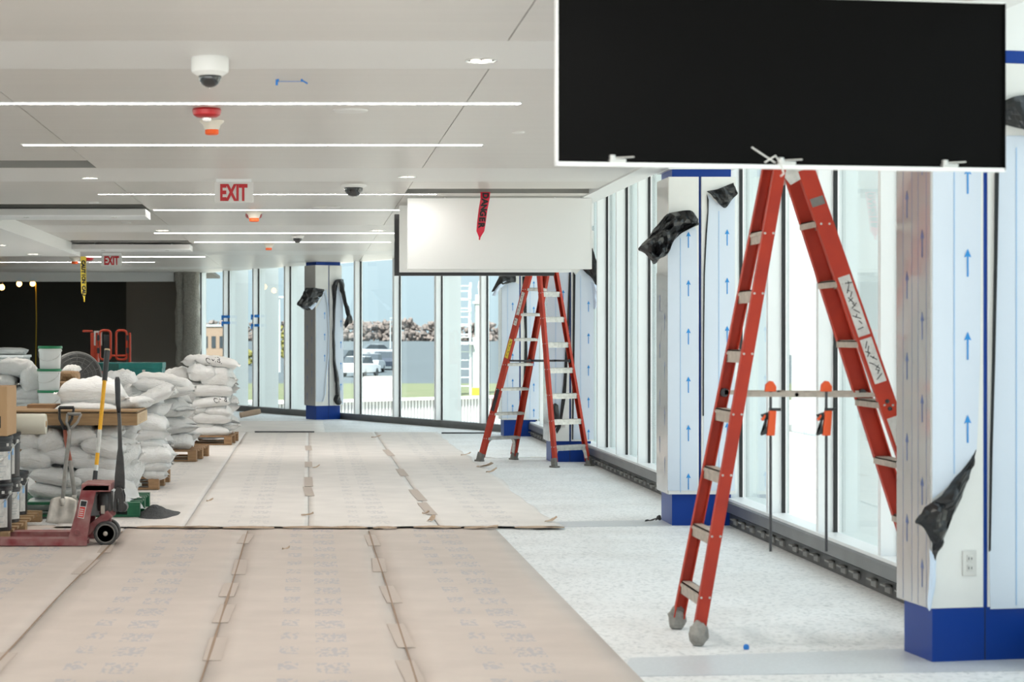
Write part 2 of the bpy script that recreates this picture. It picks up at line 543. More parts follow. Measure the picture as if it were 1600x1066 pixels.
M_car1 = mat('silver_car_paint', (0.55, 0.57, 0.60), rough=0.25, metal=0.4)
M_car2 = mat('dark_car_paint', (0.03, 0.04, 0.06), rough=0.25, coat=0.5)
M_car3 = mat('white_car_paint', (0.80, 0.80, 0.80), rough=0.3)
M_carglass = mat('car_window_glass', (0.03, 0.04, 0.05), rough=0.1)
M_yellowpaint = mat('yellow_paint', (0.75, 0.55, 0.04), rough=0.5)
M_cord = mat('yellow_cord', (0.50, 0.33, 0.02), rough=0.5)

# ================================================================== THE BUILDING
CEIL = EYE + 1.32            # 2.79 m
GX = 3.40                    # plane of the right-hand glazing
BX, BY = 3.30, 29.17         # the bend between the two glazed walls
DX, DY = -0.463, 0.886       # heading of the far glazed wall
NX, NY = -0.886, -0.463      # its inward normal
FARC = NX * -1 * BX + NY * -1 * BY   # .886x+.463y <= FARC inside
def farpt(t, off=0.0, z=0.0):
    return Vector((BX + DX * t + NX * off, BY + DY * t + NY * off, z))

def slab(poly, z0, z1, name, m, parent=None, kind=None, bevel=0.0):
    mb = MB()
    mb.prism([(p[0], p[1], z0) for p in poly], (0, 0, z1 - z0))
    o = mb.build(name, m, parent, bevel=bevel)
    if kind: o['kind'] = kind
    return o

# ---- floor
floor_poly = clip_poly([(-14, -3), (3.45, -3), (3.45, 52), (-14, 52)], 0.886, 0.463, FARC + 0.1)
floor = slab(floor_poly, -0.2, 0.0, 'floor', M_floor, kind='structure')
def fl(px, py):
    y = F * EYE / (py - CY)
    return (atx(px, y), y)
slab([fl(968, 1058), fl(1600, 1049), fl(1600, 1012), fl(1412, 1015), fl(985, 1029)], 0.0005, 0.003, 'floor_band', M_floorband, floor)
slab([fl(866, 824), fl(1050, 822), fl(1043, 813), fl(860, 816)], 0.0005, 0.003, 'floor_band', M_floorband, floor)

# ---- ceiling : slab, plenum, then every panel a piece of its own
ceil_poly = clip_poly([(-9, 2.2), (2.79, 2.2), (2.79, 45), (-9, 45)], 0.886, 0.463, FARC + 0.02)  # stops short of the camera so daylight fills in from behind
ceil_poly = [p for p in clip_poly(ceil_poly, 0, 1, 39.6)]
ceiling = slab(ceil_poly, 2.95, 3.0, 'ceiling', M_slot, kind='structure')
bands = [(8.57, 9.47), (15.05, 16.36), (22.76, 24.3), (29.6, 31.0), (36.3, 37.6)]
SLOTS = {1: [(14.40, 15.03), (19.15, 19.75), (26.35, 26.85)], 3: [(17.15, 17.70)]}
cols = [(-9, -3.32), (-3.32, -1.66), (-1.66, 0.89), (0.89, 2.585)]
def ceil_piece(x0, x1, y0, y1, m, name, gap=0.0025):
    poly = [(x0 + gap, y0 + gap), (x1 - gap, y0 + gap), (x1 - gap, y1 - gap), (x0 + gap, y1 - gap)]
    poly = clip_poly(poly, 0.886, 0.463, FARC)
    poly = clip_poly(poly, 0, 1, 39.4)
    if len(poly) >= 3:
        return slab(poly, CEIL, CEIL + 0.03, name, m, ceiling)
ys = []
prev = 2.2
for a, b in bands:
    ys.append((prev, a)); prev = b
ys.append((prev, 39.4))
for i, (x0, x1) in enumerate(cols):
    slot_col = 1 if i in (1,) else (3 if i == 3 else None)
    for (y0, y1) in ys:
        cuts = [y0]
        segs = []
        cur = y0
        for (s0, s1) in SLOTS.get(slot_col, []):
            if s0 >= y0 and s0 < y1:
                if s0 > cur: segs.append((cur, s0))
                cur = s1
        if cur < y1: segs.append((cur, y1))
        for (a, b) in segs:
            if b > a: ceil_piece(x0, x1, a, b, M_ceilpanel, 'ceiling_panel')
for (a, b) in bands:
    aa = 15.03 if a == 15.05 else a
    ceil_piece(-9, 2.585, a, b, M_ceilband, 'ceiling_band', 0.001)
per = clip_poly([(2.585, 2.2), (2.79, 2.2), (2.79, 34), (2.585, 34)], 0.886, 0.463, FARC)
slab(per, CEIL - 0.012, CEIL + 0.03, 'perimeter_strip', M_whitetrim, ceiling)
# slot linings: dark inside walls
for i, ss in SLOTS.items():
    x0, x1 = cols[i]
    for (s0, s1) in ss:
        mb = MB()
        mb.box(x0, x1, s1, s1 + 0.01, CEIL + 0.002, 2.95)
        mb.box(x0, x1, s0 - 0.01, s0, CEIL + 0.031, 2.95)
        mb.build('slot_lining', M_slot, ceiling)
fascia = MB()
fascia.box(2.775, 2.79, 2.2, 30.3, CEIL + 0.03, 3.25)
tag(fascia.build('trim_1', M_white), kind='structure')
# lower soffit on the left
mb = MB(); mb.box(-9, -3.32, 9.0, 27.9, 2.635, CEIL)
tag(mb.build('trim_2', M_white), kind='structure')
# roof, left open over the camera to let fill daylight in
roof_poly = clip_poly([(-14, 2.2), (3.60, 2.2), (3.60, 52), (-14, 52)], 0.886, 0.463, FARC + 0.25)
roof = slab(roof_poly, 3.25, 3.5, 'roof', M_white, kind='structure')

# ---- left wall and the dark unfinished room
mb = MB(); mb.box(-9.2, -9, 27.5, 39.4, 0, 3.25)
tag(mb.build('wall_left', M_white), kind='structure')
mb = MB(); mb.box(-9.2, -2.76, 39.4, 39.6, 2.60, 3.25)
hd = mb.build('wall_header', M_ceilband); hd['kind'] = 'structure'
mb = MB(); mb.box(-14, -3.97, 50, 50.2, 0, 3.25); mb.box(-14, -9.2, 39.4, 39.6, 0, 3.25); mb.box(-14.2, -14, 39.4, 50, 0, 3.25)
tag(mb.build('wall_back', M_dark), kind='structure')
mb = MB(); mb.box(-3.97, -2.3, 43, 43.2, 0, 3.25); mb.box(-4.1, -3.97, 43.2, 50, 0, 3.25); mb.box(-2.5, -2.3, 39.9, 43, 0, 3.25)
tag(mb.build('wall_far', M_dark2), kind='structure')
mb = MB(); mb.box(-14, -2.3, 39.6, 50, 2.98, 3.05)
tag(mb.build('trim_3', M_dark), kind='structure')
# sprayed fireproofed column
mb = MB()
n = 26
rows = []
for k in range(n + 1):
    z = 3.2 * k / n
    ring = []
    for (x, y) in ((-2.71, 39.25), (-2.60, 39.18), (-2.56, 39.25), (-2.53, 39.14), (-2.30, 39.12), (-2.23, 39.2), (-2.23, 39.6), (-2.71, 39.6)):
        j = 0.028
        ring.append(Vector((x + random.uniform(-j, j), y + random.uniform(-j, j), z)))
    ring.append(ring[0])
    rows.append(ring)
mb.grid(rows)
bmesh.ops.remove_doubles(mb.bm, verts=mb.bm.verts, dist=1e-5)
o = mb.build('trim_4', M_fireproof, smooth=True); o['kind'] = 'structure'

# ---- right-hand glazed wall
P = 1.345
wn_i = 0
mull_y = [10.97 + P * k for k in range(-10, 14)]
NOFIN = {1, 12}
for k, y in enumerate(mull_y):
    wn_i += 1
    w = empty('window_%d' % wn_i, (GX, y, 0)); w['kind'] = 'structure'
    MB().box(-0.13, 0.02, 0, 0.055, 0.2, 3.22).build('mullion', M_mullion, w)
    MB().box(-0.034, -0.010, -0.014, 0, 0.21, 3.2).build('gasket', M_gasket, w)
    MB().box(-0.034, -0.010, 0.055, 0.069, 0.21, 3.2).build('gasket', M_gasket, w)
    y1 = min(P - 0.03, 29.1 - y)
    if y1 > 0.3:
        MB().box(-0.004, 0.004, 0.04, y1, 0.21, 3.2).build('glass_pane', M_glass, w)
    kk = round((y - 10.97) / P)
    if kk != 2:
        fd = 0.30 if kk == 1 else 0.36
        MB().box(0.02, fd, 0.005, 0.05, -1.6, 3.24).build('fin', M_extwhite, w)
mb = MB()
mb.prism([(3.285, 9.05, 0), (3.285, 9.05, 0.095), (3.24, 9.05, 0.11), (3.24, 9.05, 0.185), (3.255, 9.05, 0.195), (3.40, 9.05, 0.195), (3.40, 9.05, 0)], (0, 20.15, 0))
mb.box(3.33, 3.40, -3, 9.05, 0, 0.195)
base_r = tag(mb.build('baseboard_right', M_basemetal), kind='structure')
MB().box(3.255, 3.40, 9.05, 29.1, 0.195, 0.215).build('window_ledge', M_whitetrim, base_r)
MB().box(3.275, 3.285, 9.05, 29.1, 0.0, 0.092).build('recess_panel', M_basemetal2, base_r)
yy = 9.6
ib = 0
while yy < 29:
    mb = MB()
    mb.box(3.235, 3.276, yy, yy + 0.10, 0.062, 0.072)
    mb.box(3.262, 3.276, yy, yy + 0.10, 0.025, 0.072)
    mb.build('bracket', M_slot, base_r)
    yy += 0.36 if ib % 3 == 2 else 0.27
    ib += 1
mb = MB(); mb.box(3.24, 3.45, -3, 29.3, 3.2, 3.25)
tag(mb.build('trim_5', M_whitetrim), kind='structure')
# corner post at the bend
mb = MB(); mb.tube([(3.36, 29.2, 0), (3.36, 29.2, 3.2)], 0.07, 8)
tag(mb.build('trim_6', M_mullion), kind='structure')

# ---- added left-hand glazed wall, unseen, lets in daylight for the sandbags
for k in range(9):
    y = 3.5 + k * 2.667
    wn_i += 1
    w = empty('window_%d' % wn_i, (-9.0, y, 0)); w['kind'] = 'structure'
    MB().box(-0.06, 0.06, 0, 0.06, 0, 2.635).build('mullion', M_mullion, w)
    MB().box(-0.004, 0.004, 0.06, 2.667, 0.1, 2.635).build('glass_pane', M_glass, w)
mb = MB(); mb.box(-9.06, -8.94, 3.5, 27.5, 0, 0.1)
tag(mb.build('baseboard_left_added', M_basemetal), kind='structure')
mb = MB(); mb.box(-9.1, -9.0, 3.5, 27.5, 2.635, 3.25)
tag(mb.build('trim_9', M_whitetrim), kind='structure')

# ---- far glazed wall
def fbox(mb, t0, t1, o0, o1, z0, z1):
    c = farpt((t0 + t1) / 2, (o0 + o1) / 2, (z0 + z1) / 2)
    mb.obox(c, (DX, DY, 0), (NX, NY, 0), (0, 0, 1), t1 - t0, o1 - o0, z1 - z0)
    return mb
ts = [-0.28 + 1.357 * k for k in range(10)]
for k, t in enumerate(ts):
    wn_i += 1
    w = empty('window_%d' % wn_i); w['kind'] = 'structure'
    t0 = max(t, 0.05) if k == 0 else t
    if k > 0:
        fbox(MB(), t - 0.03, t + 0.03, -0.02, 0.125, 0.11, CEIL).build('mullion', M_mullion, w)
        fbox(MB(), t - 0.045, t - 0.03, 0.005, 0.03, 0.11, CEIL).build('gasket', M_gasket, w)
        fbox(MB(), t + 0.03, t + 0.045, 0.005, 0.03, 0.11, CEIL).build('gasket', M_gasket, w)
    t1 = min(t + 1.357 - 0.03, 12.0)
    fbox(MB(), t0 + 0.03, t1, -0.004, 0.004, 0.11, CEIL).build('glass_pane', M_glass, w)
    if k in (2, 6, 7, 8):
        fbox(MB(), t - 0.02, t + 0.02, -0.42 if k != 2 else -0.36, -0.02, -1.6, 3.2).build('fin', M_extwhite, w)
mb = MB()
fbox(mb, 0.0, 12.0, -0.02, 0.10, 0, 0.06); fbox(mb, 0.0, 12.0, -0.02, 0.13, 0.06, 0.11)
tag(mb.build('baseboard_far', M_basemetal), kind='structure')
mb = MB(); fbox(mb, 11.9, 12.05, -0.1, 0.12, 0, CEIL)
tag(mb.build('trim_7', M_mullion), kind='structure')
mb = MB(); fbox(mb, 0.0, 12.0, -0.15, 0.0, CEIL, 3.25)
tag(mb.build('trim_8', M_whitetrim), kind='structure')

# ================================================================== OUTSIDE
G = -1.6
gr = MB(); gr.box(-400, 400, -60, 93, G - 0.3, G)
tag(gr.build('concrete_apron', M_concrete), kind='structure')
gr = MB(); gr.box(-400, 400, 93, 125, G - 0.3, G + 0.02)
tag(gr.build('grass_verge', M_grass), 'short green grass strip outside the far windows', 'grass', kind='stuff')
gr = MB(); gr.prism([(-400, 125, G), (-400, 330, 0.62), (-400, 1500, 0.62), (-400, 1500, -3), (-400, 125, -3)], (800, 0, 0))
tag(gr.build('road', M_asphalt), kind='structure')
gr = MB()
gr.prism([(2.4, 92, G + 0.0), (4.3, 92, G + 0.0), (6.2, 140, G + 0.0), (4.0, 140, G + 0.0)], (0, 0, 0.2))
tag(gr.build('drive_slab', M_drive), kind='structure')
# corrugated parapet beyond the far glazing
pf = empty('parapet_fence', (0, 0, 0), 0, 'low white corrugated metal parapet outside the far windows', 'fence')
mb = MB()
pa, pb = Vector((-1.9, 41.1, 0)), Vector((6.0, 47.5, 0))
d = (pb - pa); L = d.length; d.normalize(); nn = Vector((d.y, -d.x, 0))
m_ = int(L / 0.10)
prev = None
for k in range(m_ + 1):
    p = pa + d * (k * L / m_)
    for q in (p, p + d * 0.06, p + d * 0.06 + nn * -0.04, p + d * 0.10 + nn * -0.04):
        a = mb.bm.verts.new((q.x, q.y, G)); b = mb.bm.verts.new((q.x, q.y, 0.0))
        if prev: mb.bm.faces.new((prev[0], a, b, prev[1]))
        prev = (a, b)
sh = mb.build('corrugated_sheet', M_fence, pf)
mb = MB(); mb.obox((pa + pb) / 2 + Vector((0, 0, 0.02)), d, nn, (0, 0, 1), L, 0.14, 0.06)
mb.build('coping', M_whitetrim, pf)

def tree(x, y, h, wd, z0, m, label, group):
    t = empty('bare_tree' if m is M_tree else 'leafy_tree', (x, y, z0), random.uniform(0, 6), label, 'tree', group)
    MB().tube([(0, 0, 0), (0, 0, h * 0.5)], [0.16, 0.07], 6).build('trunk', M_trunk, t)
    mb = MB()
    bm = mb.bm
    for q in range(46):
        c = Vector((random.uniform(-.42, .42) * wd, random.uniform(-.3, .3) * wd, h * random.uniform(.03, .9)))
        c.x *= 1.35 - .75 * c.z / h
        g = bmesh.ops.create_icosphere(bm, subdivisions=2 if m is M_treey else 1, radius=wd * random.uniform(.07, .14))
        for v in g['verts']:
            v.co = v.co * (1 + 0.9 * noise.noise(v.co * 6.7 + c)) + c
    mb.build('crown', m, t, smooth=False)
for k in range(34):
    x = -30 + k * 2.5 + random.uniform(-.3, .3)
    tree(x, 345 + (k % 3) * 8, random.uniform(3.4, 4.8), random.uniform(4.4, 5.4), 0.6, M_tree,
         'bare brown tree in the row along the road horizon outside', 'bare trees along the horizon')
tree(atx(372, 170), 170, 3.9, 2.2, -1.1, M_treey, 'yellow-green leafy tree seen through a far left window', None)
tree(atx(452, 200), 200, 3.9, 2.6, -.8, M_treey, 'yellow-green leafy tree left of the peeling far column', None)

def lamp(px, y, h, z0, label):
    t = empty('street_lamp', (atx(px, y), y, z0), 0, label, 'street lamp')
    MB().tube([(0, 0, 0), (0, 0, h)], [0.11, 0.07], 8).build('pole', M_extgrey, t)
    MB().box(-0.1, 1.3, -0.12, 0.12, h, h + 0.16).build('lamp_head', M_extgrey, t)
lamp(437, 150, 5.8, -1.33, 'grey street lamp outside, between the far left windows')
lamp(610, 260, 4.0, -.13, 'distant street lamp outside, over the parked cars')

def car(px, y, z0, m, label, rz=0.0):
    t = empty('car', (atx(px, y), y, z0), rz, label, 'car')
    mb = MB()
    mb.prism([(-2.1, -.85, .3), (2.1, -.85, .3), (2.15, -.85, .75), (1.2, -.85, .92), (-1.9, -.85, .98), (-2.15, -.85, .7)], (0, 1.7, 0))
    mb.build('body', m, t, bevel=0.05)
    mb = MB()
    mb.prism([(-1.7, -.75, .95), (.95, -.75, .9), (.35, -.75, 1.42), (-1.1, -.75, 1.45)], (0, 1.5, 0))
    mb.build('cabin', M_carglass, t, bevel=0.04)
    MB().box(-1.0, .3, -.7, .7, 1.43, 1.47).build('roof_panel', m, t)
    for sx in (-1.3, 1.3):
        for sy in (-.85, .67):
            MB().lathe([(0.0, 0), (.31, 0), (.31, .18), (0, .18)], (sx, sy, .31), (0, 1, 0), 14).build('wheel', M_tyre, t)
car(563, 140, -1.44, M_car3, 'white car parked outside, nearest to the far column', 1.2)
car(580, 150, -1.33, M_car1, 'silver car parked outside, between two far mullions', 1.4)
car(600, 158, -1.25, M_car2, 'dark car parked outside beside the concrete drive', 1.5)
car(546, 165, -1.17, M_car2, 'dark car half hidden by the film on the far column', .9)
car(592, 200, -.79, M_car1, 'small grey car far off behind the other parked cars', 0.2)

# caged access ladder and mast outside
tw = empty('caged_ladder_tower', (atx(716, 100), 100, G + .03), 0, 'white caged access ladder with platform outside the far windows', 'ladder')
for s in (-.42, .42):
    MB().box(s - .035, s + .035, -.035, .035, 0, 3.9).build('stringer', M_extwhite, tw)
for k in range(12):
    MB().tube([(-.42, 0, .3 + .3 * k), (.42, 0, .3 + .3 * k)], .022, 6).build('rung', M_extwhite, tw)
for k in range(5):
    z = 2.0 + .44 * k
    MB().tube([(.42 * math.cos(a), -.65 * math.sin(a), z) for a in [math.pi * q / 10 for q in range(11)]], .025, 6).build('cage_hoop', M_extwhite, tw)
for q in (2, 5, 8):
    a = math.pi * q / 10
    MB().tube([(.42 * math.cos(a), -.65 * math.sin(a), 2.0), (.42 * math.cos(a), -.65 * math.sin(a), 3.8)], .02, 6).build('cage_bar', M_extwhite, tw)
MB().box(-.55, .5, -.3, .6, 1.75, 1.83).build('platform', M_extwhite, tw)
mb = MB(); mb.prism([(-.75, -.2, 0), (-.1, -.2, 0), (.0, -.2, 1.1), (-.45, -.2, 1.6), (-.6, -.2, 1.0)], (0, .5, 0)); mb.build('base_shroud', M_extwhite, tw)
mb = MB(); mb.prism([(-.55, -.22, .1), (-.2, -.22, .1), (-.12, -.22, .9), (-.42, -.22, .9)], (0, .02, 0)); mb.build('louvre', M_extgrey, tw)
MB().box(.5, .78, -.1, .2, 0, 2.0).build('riser_box', M_extgrey, tw)
MB().box(.48, .8, -.12, .0, 0, .25).build('yellow_base', M_yellowpaint, tw)
ms = empty('equipment_mast', (atx(752, 103), 103, G + .03), 0, 'pale grey mast with square head beside the caged ladder', 'mast')
MB().box(-.22, .2, -.2, .2, 0, 3.2).build('post', M_extgrey, ms)
MB().box(-.30, .26, -.25, .25, 3.2, 3.28).build('cap_plate', M_extwhite, ms)
MB().box(-.20, .18, -.2, .2, 3.28, 3.52).build('head_box', M_extwhite, ms)
MB().lathe([(.10, 0), (.14, .25), (.10, .5), (0, .52)], (0, 0, 3.52), seg=12).build('beacon', M_extgrey, ms)

tw.scale = (1.5, 1.5, 1.5)
ms.scale = (1.5, 1.5, 1.5)
# tan building far left and white terminal block to the right
tb = empty('tan_building', (atx(338, 180), 180, -1), 0, 'tan building far off behind the leftmost windows', 'building')
MB().box(-1.5, 1.0, 0, 8, 0, 3.4).build('walls', M_farbldg, tb)
MB().box(-1.6, 1.1, -.1, 8.1, 3.4, 3.6).build('roof', M_extgrey, tb)
for k in range(3):
    MB().box(-1.2 + .75 * k, -.8 + .75 * k, -.05, 0, 1.4, 2.5).build('window', M_carglass, tb)
wb = empty('terminal_block', (15, 20, G), 0, 'white panelled terminal block outside the right-hand windows', 'building')
MB().box(0, 6, 0, 42, 2.6, 8).build('walls', M_facade, wb)
MB().box(.6, 6, 0, 42, 0, 2.6).build('ground_floor', M_facade, wb)
for k in range(14):
    MB().box(-.05, 0, 1 + 3 * k, 2.9 + 3 * k, 3.6, 5.2).build('window', M_mullion, wb)
MB().box(-.15, 0, 0, 42, 2.5, 2.75).build('fascia', M_extwhite, wb)

# ================================================================== COLUMNS
class Column:
    def __init__(self, A, phiF, phiL, w, d, o, seam_px, label, dback=0.0, top=3.2, lower_top=2.71):
        self.A = Vector((A[0], A[1], 0))
        self.Fv = Vector((math.cos(math.radians(phiF)), math.sin(math.radians(phiF)), 0))
        self.Lv = Vector((-math.sin(math.radians(phiL)), math.cos(math.radians(phiL)), 0))
        self.Nf = Vector((self.Fv.y, -self.Fv.x, 0))       # outward of the front
        self.Nl = Vector((-self.Lv.y, self.Lv.x, 0))       # outward of the left face
        self.w, self.d, self.o = w, d, o
        self.root = empty('column', self.A, 0, label, 'column')
        W, D = w, d
        # blue core: plinth, vertical reveal and top band
        mb = MB()
        mb.prism([self.p(0, 0, 0), self.p(W, 0, 0), self.p(W, D, 0), self.p(0, D, 0)], (0, 0, top))
        mb.build('blue_core', M_blue, self.root)
        # joint in the plinth
        self.seam = self.s_of(seam_px)
        mb = MB()
        mb.prism([self.p(self.seam - .002, -.0015, 0.0), self.p(self.seam + .002, -.0015, 0.0), self.p(self.seam + .002, .002, 0.0), self.p(self.seam - .002, .002, 0.0)], (0, 0, .245))
        mb.build('plinth_joint', M_gasket, self.root)
        lo, hi = 0.245, lower_top
        self.lo, self.hi = lo, hi
        o_ = o
        def panel(s0, s1, t0, t1, z0, z1, name, m):
            mb = MB()
            mb.prism([self.p(s0, t0, z0), self.p(s1, t0, z0), self.p(s1, t1, z0), self.p(s0, t1, z0)], (0, 0, z1 - z0))
            return mb.build(name, m, self.root)
        panel(-o_, self.seam - .011, -o_, .004, lo, hi, 'front_panel', M_steel)
        panel(self.seam + .011, W + o_, -o_, .004, lo, hi, 'front_panel', M_steel)
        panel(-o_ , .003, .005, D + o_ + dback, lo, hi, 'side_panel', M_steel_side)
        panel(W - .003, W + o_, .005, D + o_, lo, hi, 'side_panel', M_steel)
        panel(.0, W, D - .002, D + o_, lo, hi, 'back_panel', M_steel)
        if top > hi + .08:
            panel(-o_, W + o_, -o_, D + o_, hi + .06, top, 'head_cover', M_whitetrim)
        self.side_end = D + o_ + dback

    def p(self, s, t, h):
        return self.Fv * s + self.Lv * t + Vector((0, 0, h))
    def s_of(self, px, off=None):
        off = self.o if off is None else off
        k = (px - CX) / F
        b = self.A + self.Nf * off
        # (b.x + s Fx) = k (b.y + s Fy)
        return (k * b.y - b.x) / (self.Fv.x - k * self.Fv.y)
    def fp(self, px, py, off=None):
        """point on the front plane seen at a pixel -> (s,h)"""
        off = self.o if off is None else off
        s = self.s_of(px, off)
        y = (self.A + self.Nf * off + self.Fv * s).y
        return s, ath(py, y)
    def film(self, pts, m=None, name='protective_film', lift=0.004, th=0.003):
        """pts in pixels (px, py) or (px, None, h)"""
        m = m or M_film
        poly = []
        for q in pts:
            if len(q) == 3:
                poly.append((self.s_of(q[0]), q[2]))
            else:
                poly.append(self.fp(*q))
        mb = MB()
        mb.prism([self.Fv * s + self.Nf * (self.o + lift - th) + Vector((0, 0, h)) for s, h in poly], self.Nf * th)
        return mb.build(name, m, self.root)
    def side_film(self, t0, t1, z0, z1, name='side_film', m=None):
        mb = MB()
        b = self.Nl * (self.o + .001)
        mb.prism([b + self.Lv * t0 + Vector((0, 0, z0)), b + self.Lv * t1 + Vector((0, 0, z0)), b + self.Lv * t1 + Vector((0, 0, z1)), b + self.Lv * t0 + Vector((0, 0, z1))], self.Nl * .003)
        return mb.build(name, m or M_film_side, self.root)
    def arrows(self, px, h0, h1, film, step=0.375, length=0.127, lift=0.0055):
        s = self.s_of(px)
        h = h0
        mb = MB()
        while h < h1:
            b = self.Nf * (self.o + lift)
            q = [(-.004, 0), (.004, 0), (.004, .092), (.018, .088), (0, .127), (-.018, .088), (-.004, .092)]
            mb.prism([b + self.Fv * (s + a) + Vector((0, 0, h + c * length / .127)) for a, c in q], self.Nf * .0008)
            h += step
        mb.build('printed_arrows', M_arrow, film)
    def line(self, px, h0, h1, film, wd=.0022, m=None, lift=0.0052):
        s = self.s_of(px)
        mb = MB()
        b = self.Nf * (self.o + lift)
        mb.prism([b + self.Fv * (s - wd) + Vector((0, 0, h0)), b + self.Fv * (s + wd) + Vector((0, 0, h0)),
                  b + self.Fv * (s + wd) + Vector((0, 0, h1)), b + self.Fv * (s - wd) + Vector((0, 0, h1))], self.Nf * .0006)
        mb.build('printed_line', m or M_line, film)
    def side_arrows(self, t, h0, h1, film, step=.375):
        mb = MB()
        h = h0
        while h < h1:
            b = self.Nl * (self.o + .0045)
            q = [(-.005, 0), (.005, 0), (.005, .088), (.02, .085), (0, .127), (-.02, .085), (-.005, .088)]
            mb.prism([b + self.Lv * (t + a) + Vector((0, 0, h + c)) for a, c in q], self.Nl * .0008)
            h += step
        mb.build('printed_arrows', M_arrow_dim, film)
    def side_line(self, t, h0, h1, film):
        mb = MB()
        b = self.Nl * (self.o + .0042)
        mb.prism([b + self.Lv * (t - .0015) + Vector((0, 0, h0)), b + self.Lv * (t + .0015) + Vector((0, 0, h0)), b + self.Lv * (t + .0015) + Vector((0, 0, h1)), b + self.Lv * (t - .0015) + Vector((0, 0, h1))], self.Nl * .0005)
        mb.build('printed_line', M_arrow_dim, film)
    def sheet(self, rows, m, name='peeled_film', crumple=0.012, n=4, th=0.0025, scale=6.0, seed=0):
        """rows of (px, py, depth in front of the cover)"""
        y0 = None
        R = []
        for r in rows:
            rr = []
            for px, py, dep in r:
                s = self.s_of(px, self.o + dep)
                yy = (self.A + self.Nf * (self.o + dep) + self.Fv * s).y
                rr.append(self.Fv * s + self.Nf * (self.o + dep) + Vector((0, 0, ath(py, yy))))
            R.append(rr)
        def up(R, n):
            out = []
            for r in R:
                q = []
                for i in range(len(r) - 1):
                    p0, p1, p2, p3 = r[max(i - 1, 0)], r[i], r[i + 1], r[min(i + 2, len(r) - 1)]
                    for k in range(n):
                        t = k / n
                        q.append(0.5 * ((2 * p1) + (p2 - p0) * t + (2 * p0 - 5 * p1 + 4 * p2 - p3) * t * t + (3 * p1 - p0 - 3 * p2 + p3) * t ** 3))
                q.append(r[-1])
                out.append(q)
            return out
        R = up(R, n)
        R = [list(c) for c in zip(*R)]
        R = up(R, n)
        sd = Vector((seed * 3.1, seed * 1.7, 0))
        for i, r in enumerate(R):
            for j, p in enumerate(r):
                v = noise.noise_vector(p * scale + sd)
                v2 = noise.noise_vector(p * scale * 2.6 + sd)
                R[i][j] = p + self.Nf * (abs(v.x) * crumple * 2.2 + v2.x * crumple * 1.5) + Vector((v.y, 0, v.z)) * crumple * .45
        mb = MB(); mb.grid(R)
        o = mb.build(name, m, self.root, smooth=False, thick=th)
        return o

# ---- nearest column
c1 = Column((2.81, 8.65), 11, 5.5, .465, .31, .006, 1540, 'nearest blue-based column with a black film flap and wall socket, at the right edge', dback=.06)
f = c1.side_film(.0, c1.side_end, .243, 2.70)
for tt, h0 in ((.085, .33), (.255, .52)):
    c1.side_arrows(tt, h0, 2.6, f)
for tt in (.04, .13, .20, .30):
    c1.side_line(tt, .25, 2.69, f)
f = c1.film([(1457, None, 2.705), (1533, None, 2.705), (1532, 460), (1531, 560), (1528, 650), (1525.5, 704), (1500, 738), (1478, 762), (1456.5, 780)])
c1.arrows(1511, ath(692, 8.68), 2.5, f)
c1.line(1490, ath(740, 8.68), 2.7, f)
f = c1.film([(1576, 212), (1680, 212), (1680, None, .235), (1547, None, .235), (1545.5, 880), (1547, 760), (1551, 640), (1554, 500), (1558, 300), (1560, 215)])
c1.line(1587, .25, ath(230, 8.7), f)
c1.arrows(1636, .30, 2.0, f)
c1.film([(1559, 255), (1556.5, 400), (1553, 560), (1549, 700), (1546, 860), (1543.5, 862), (1545, 700), (1548.5, 560), (1551.5, 400), (1553, 255)], M_filmblack, 'film_edge', lift=.012, th=.004)
c1.sheet([[(1456, 781, .004), (1480, 760, .006), (1504, 733, .006), (1526, 703, .004)],
          [(1440, 798, .03), (1468, 785, .05), (1496, 757, .04), (1521, 720, .012)],
          [(1427, 815, .04), (1456, 812, .07), (1484, 790, .06), (1512, 748, .02)],
          [(1440, 824, .03), (1458, 835, .05), (1478, 822, .05), (1502, 774, .02)],
          [(1454, 846, .02), (1459, 862, .02), (1468, 850, .03), (1484, 815, .02)],
          [(1457, 866, .01), (1459, 878, .01), (1462, 872, .01), (1474, 842, .01)]], M_filmblack, 'peeled_film', .016, seed=1, scale=9.0)
c1.sheet([[(1452, 858, .006), (1458, 868, .01), (1461, 872, .008)], [(1451, 900, .006), (1457, 905, .016), (1460, 910, .01)],
          [(1449, 935, .006), (1455, 940, .02), (1459, 925, .01)], [(1448, 950, .006), (1452, 955, .02), (1456, 948, .01)]], M_filmblue, 'torn_film_edge', .008, seed=2)
c1.sheet([[(1563, 160, .004), (1580, 152, .02), (1605, 148, .03), (1640, 150, .02)], [(1566, 176, .03), (1584, 172, .05), (1606, 176, .06), (1640, 180, .03)],
          [(1572, 195, .04), (1590, 200, .06), (1610, 205, .05), (1640, 212, .01)]], M_filmblack, 'peeled_film', .012, seed=3)
def outlet(c, px, py, wpx, hpx):
    s, h = c.fp(px, py)
    y = c.A.y
    w, hh = wpx * y / F, hpx * y / F
    b = c.Fv * s + c.Nf * (c.o + .004) + Vector((0, 0, h))
    mb = MB(); mb.obox(b, c.Fv, c.Nf, (0, 0, 1), w, .008, hh)
    pl = mb.build('socket_plate', M_silver, c.root, bevel=.002)
    for dz in (-.19, .19):
        mb = MB(); mb.obox(b + c.Nf * .005 + Vector((0, 0, dz * hh)), c.Fv, c.Nf, (0, 0, 1), w * .42, .004, hh * .27)
        mb.build('socket', M_label, pl, bevel=.001)
        mb = MB()
        for sx in (-.1, .1):
            mb.obox(b + c.Nf * .0075 + c.Fv * (sx * w) + Vector((0, 0, dz * hh)), c.Fv, c.Nf, (0, 0, 1), w * .05, .001, hh * .1)
        mb.build('socket_slots', M_ink, pl)
outlet(c1, 1514, 880, 24, 39)

